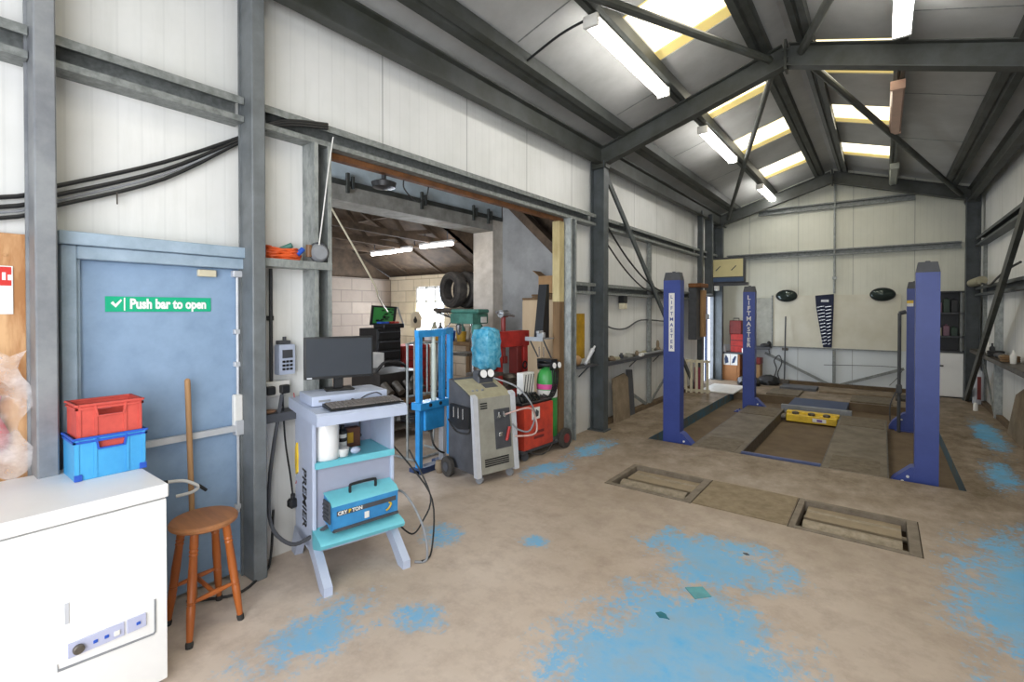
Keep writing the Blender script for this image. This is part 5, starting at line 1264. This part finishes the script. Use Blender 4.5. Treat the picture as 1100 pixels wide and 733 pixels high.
b = B(); b.box(-.12, .15, -.05, .36, 0, .07, .01); part(t, 'tray', b, M_black)
b = B(); b.prism([(-.09, .05), (-.05, .36), (.43, .34), (.38, .05)], 'x', -.16, -.12); ld = part(t, 'lid', b, M_black)
b = B(); b.prism([(-.06, .08), (-.03, .33), (.36, .31), (.33, .08)], 'x', -.12, -.112); part(ld, 'green_lining', b, M_green, 'green lining')
rr = random.Random(2); b = B()
for k in range(16):
    y = -.02 + .34 * rr.random(); z = .1 + .19 * rr.random(); b.box(-.112, -.1, y, y + .05, z, z + .018)
part(ld, 'lid_tools', b, M_black)
b = B(); b.bar((-.1, .42, .33), (.1, .37, .06), .02, .02); part(t, 'lid_stay', b, M_alu)
for k, (m, y) in enumerate(((M_bluepr, .0), (M_bluepr, .09), (M_red, .2), (M_redp, .29))):
    b = B(); b.box(-.05, .06, y - .04, y + .04, .07, .1, .008); part(t, 'tool', b, m, ['blue tool', 'blue tool', 'red tool', 'red tool'][k])
t = T('red_tool_chest', 'red tool chest under the workshop window', 'tool chest', (-6.4, 5.2, 0))
b = B(); b.box(-.2, .2, 0, .6, .1, 1.06, .008); part(t, 'carcass', b, M_red)
for k in range(5):
    b = B(); z = .14 + k * .18; b.box(.2, .215, .03, .57, z, z + .165, .004); d_ = part(t, 'drawer', b, M_red)
    b = B(); b.box(.215, .23, .08, .52, z + .13, z + .145); part(d_, 'handle', b, M_dred)
b = B()
for x in (-.15, .15):
    for y in (.08, .52): b.lathe([(.02, -.02), (.05, -.02), (.05, .02), (.02, .02)], (x, y, .05), (1, 0, 0), 12)
    b.box(x - .02, x + .02, .05, .55, .08, .1)
part(t, 'castor', b, M_black)
t = T('engine_block', 'oily dark engine lying on a low trolley behind the steel tube frame', 'engine', (-5.2, 4.05, .52))
b = B(); b.box(-.3, .3, -.3, .4, 0, .34, .05, seg=2); part(t, 'block', b, mat('oily_black', '26221f', .5, .1, .25, 10))
for k in range(4):
    b = B(); b.rod((.3, -.24 + k * .17, .2), (.44, -.24 + k * .17, .1), .05); part(t, 'manifold_pipe', b, M_dmetal)
b = B(); b.ring((.32, .28, .18), .1, .02, (1, 0, 0)); b.lathe([(.02, 0), (.08, .01), (.08, .03)], (.3, .28, .18), (1, 0, 0)); part(t, 'pulley', b, M_dmetal)
b = B(); b.tube([(.1, -.2, .34), (.15, -.1, .46), (.2, .1, .44), (.1, .3, .35)], .02, 7); part(t, 'hose', b, M_blackm)
t = T('low_trolley', 'low dark trolley under the oily engine', 'trolley', (-5.2, 4.1, 0))
b = B(); b.box(-.4, .4, -.45, .5, .46, .52, .006); part(t, 'top', b, M_timberd)
for x in (-.35, .35):
    for y in (-.4, .45):
        b = B(); b.box(x - .03, x + .03, y - .03, y + .03, 0, .46); part(t, 'leg', b, M_dmetal)
b = B(); b.box(-.38, .38, -.43, .48, .14, .17); part(t, 'shelf', b, M_dmetal)
rr = random.Random(9)
cb = ['black mask shaped bundle', 'patterned white carton', 'grey coil of hose', 'white tin']
for k, (x, y, m) in enumerate(((-4.95, 3.75, M_black), (-5.55, 4.15, M_whitep), (-5.0, 4.3, M_dgrey), (-5.0, 3.95, M_silver))):
    b = B()
    if k == 0: b.ball((0, 0, .07), .1, 1, 1.2, .7, 12)
    elif k == 1: b.box(-.1, .1, -.1, .1, 0, .2, .006)
    elif k == 2:
        for q in range(3): b.ring((0, 0, .02 + .03 * q), .1, .016)
    else: b.lathe([(.06, 0), (.06, .13), (0, .13)])
    O('trolley_item', b, m, '%s on the lower shelf of the dark trolley' % cb[k] if k != 1 else 'patterned white carton standing behind the oily engine', 'workshop item', loc=(x, y, .172 if k != 1 else .86))
# bench under the window with clutter
t = T('work_bench', 'wooden work bench under the white workshop window', 'bench', (-6.05, 6.12, 0))
b = B(); b.box(-.55, .75, -.3, .24, 1.06, 1.12, .006); part(t, 'top', b, M_timberd)
for x in (-.5, .7):
    for y in (-.25, .2):
        b = B(); b.box(x - .04, x + .04, y - .04, y + .04, 0, 1.06); part(t, 'leg', b, M_timberd)
b = B(); b.box(-.5, .7, -.25, .2, .3, .34); part(t, 'shelf', b, M_timberd)
items = [('black oil bottle at the left end of the bench', -6.42, 6.1, 0, M_black), ('olive oil bottle second along the bench', -6.29, 6.0, 0, M_olive), ('dark brown bottle third along the bench', -6.17, 6.02, 0, M_dmetal), ('blue plastic tub on the bench before the window', -6.0, 6.1, 1, M_bluepr), ('pale green jug on the bench right of the blue tub', -5.76, 6.14, 0, M_mgreen), ('brass coloured fitting on the bench edge', -6.1, 5.88, 2, M_ydull), ('red funnel on the bench near the blue tub', -5.84, 5.86, 3, M_red), ('yellow pot at the right end of the bench', -5.6, 5.95, 1, M_ydull), ('black coiled cable at the left of the bench', -6.5, 5.86, 4, M_black), ('white cup on the bench front edge', -6.3, 5.86, 1, M_whitep)]
for lb, x, y, kd, m in items:
    b = B()
    if kd == 0: b.lathe([(.05, 0), (.055, .02), (.055, .2), (.02, .26), (.02, .31), (0, .31)], n=16)
    elif kd == 1: b.lathe([(.07, 0), (.09, .16), (.095, .165), (.085, .165), (.07, .03), (0, .03)], n=18)
    elif kd == 2: b.box(-.06, .06, -.04, .04, 0, .08, .01); b.rod((0, 0, .08), (0, 0, .15), .03)
    elif kd == 3: b.lathe([(.02, 0), (.025, .08), (.09, .17), (.085, .17), (0, .08)], n=18)
    else:
        for q in range(3): b.ring((0, 0, .02 + .03 * q), .09, .016)
    O('bench_item', b, m, lb, 'workshop item', loc=(x, y, 1.121))
# tyres on a rack
t = T('tyre_rack', 'high dark rack carrying tyres beside the concrete pillar', 'rack', (-5.72, 6.15, 0))
b = B(); b.box(-.46, .28, -.3, .295, 1.62, 1.68, .004); part(t, 'shelf', b, M_dmetal)
for x in (-.4, .2):
    b = B(); b.bar((x, -.27, 1.61), (x, .29, 1.61), .04, .03); b.bar((x, -.25, 1.6), (x, .29, 1.46), .03, .03); part(t, 'bracket', b, M_dmetal)
def tyre(label, x, y, z, R, wd, rz):
    t = T('tyre', label, 'tyre', (x, y, z), rz, 'tyres on the high rack')
    b = B(); h = wd / 2
    b.lathe([(R * .56, -h * .8), (R * .62, -h), (R * .86, -h), (R * .97, -h * .75), (R, -h * .4), (R, h * .4), (R * .97, h * .75), (R * .86, h), (R * .62, h), (R * .56, h * .8), (R * .58, 0)], (0, 0, R), (0, 1, 0), 36, closed=True); part(t, 'tread', b, M_tyre)
    b = B(); b.ring((0, -h, R), R * .74, .008, (0, 1, 0), 32, 6); part(t, 'sidewall_ring', b, M_blackm)
    return t
tyre('front worn tyre standing upright on the high rack', -5.82, 5.98, 1.682, .31, .2, -10)
tyre('second tyre behind the front tyre on the high rack', -5.77, 6.27, 1.682, .32, .2, -10)
t = T('wall_shelf_box', 'white cut out panel on a stand left of the workshop window', 'panel', (-7.0, 6.2, 1.3))
b = B(); b.prism([(-.15, 0), (.15, 0), (.18, .2), (.1, .32), (-.12, .3)], 'y', -.02, .02); part(t, 'panel', b, M_cream)
b = B(); b.rod((0, -.021, .15), (0, -.025, .15), .05); b.box(-.02, .02, -.026, -.02, .1, .22); part(t, 'dark_mark', b, M_black, 'dark mark')
b = B(); b.box(-.03, .03, -.02, .02, -1.3, 0); b.box(-.15, .15, -.12, .12, -1.3, -1.27); part(t, 'stand', b, M_dmetal)
for k, y in enumerate((5.2, 5.45)):
    pass
# ================================================================== camera, light, world
cam = bpy.data.cameras.new('camera'); co = bpy.data.objects.new('camera', cam); COL.objects.link(co)
cam.sensor_width = 36; cam.lens = 522 / 1100 * 36; cam.clip_start = .05
cam.shift_y = -.025485
co.location = (0, 0, 1.65); co.rotation_euler = (math.radians(90 - .6), 0, math.radians(37.322))
SC.camera = co
w = bpy.data.worlds.new('sky'); SC.world = w; w.use_nodes = True
bg = w.node_tree.nodes['Background']; bg.inputs[0].default_value = (*lin('dfe8f2'), 1); bg.inputs[1].default_value = .55
def area(name, loc, rot, sx, sy, power, col='ffffff', spread=180):
    l = bpy.data.lights.new(name, 'AREA'); l.shape = 'RECTANGLE'; l.size = sx; l.size_y = sy; l.energy = power; l.color = lin(col)
    l.spread = math.radians(spread)
    o = bpy.data.objects.new(name, l); COL.objects.link(o); o.location = loc; o.rotation_euler = [math.radians(a) for a in rot]; return o
area('door_daylight', (-.1, -1.4, 1.9), (86, 0, 36), 2.8, 3.0, 105, 'f6f9ff', 150)            # the open vehicle door behind the photographer
area('window_daylight', (-6.9, 6.35, 1.55), (-90, 0, 0), .75, 1.0, 60, 'eaf3ff')
area('side_door_daylight', (-3.2, 11.7, 1.1), (0, -90, 0), 1.7, .7, 9, 'eaf3ff')
for y0, y1 in SKY:
    for x0, x1, sg in ((*SL, 1), (*SR, -1)):
        xm = (x0 + x1) / 2
        area('rooflight_daylight', (xm, (y0 + y1) / 2, zr(xm, TOP - .02)), (0, 0, 0), .7, .8, 6, 'fff8e6')
area('passage_daylight', (-3.75, -1.2, 2.3), (90, 0, 22), .8, 2.2, 165, 'eaf2ff')
SC.view_settings.view_transform = 'Standard'; SC.view_settings.look = 'None'
SC.view_settings.exposure = .45; SC.view_settings.gamma = 1; SC.view_settings.use_curve_mapping = False
SC.cycles.use_denoising = True
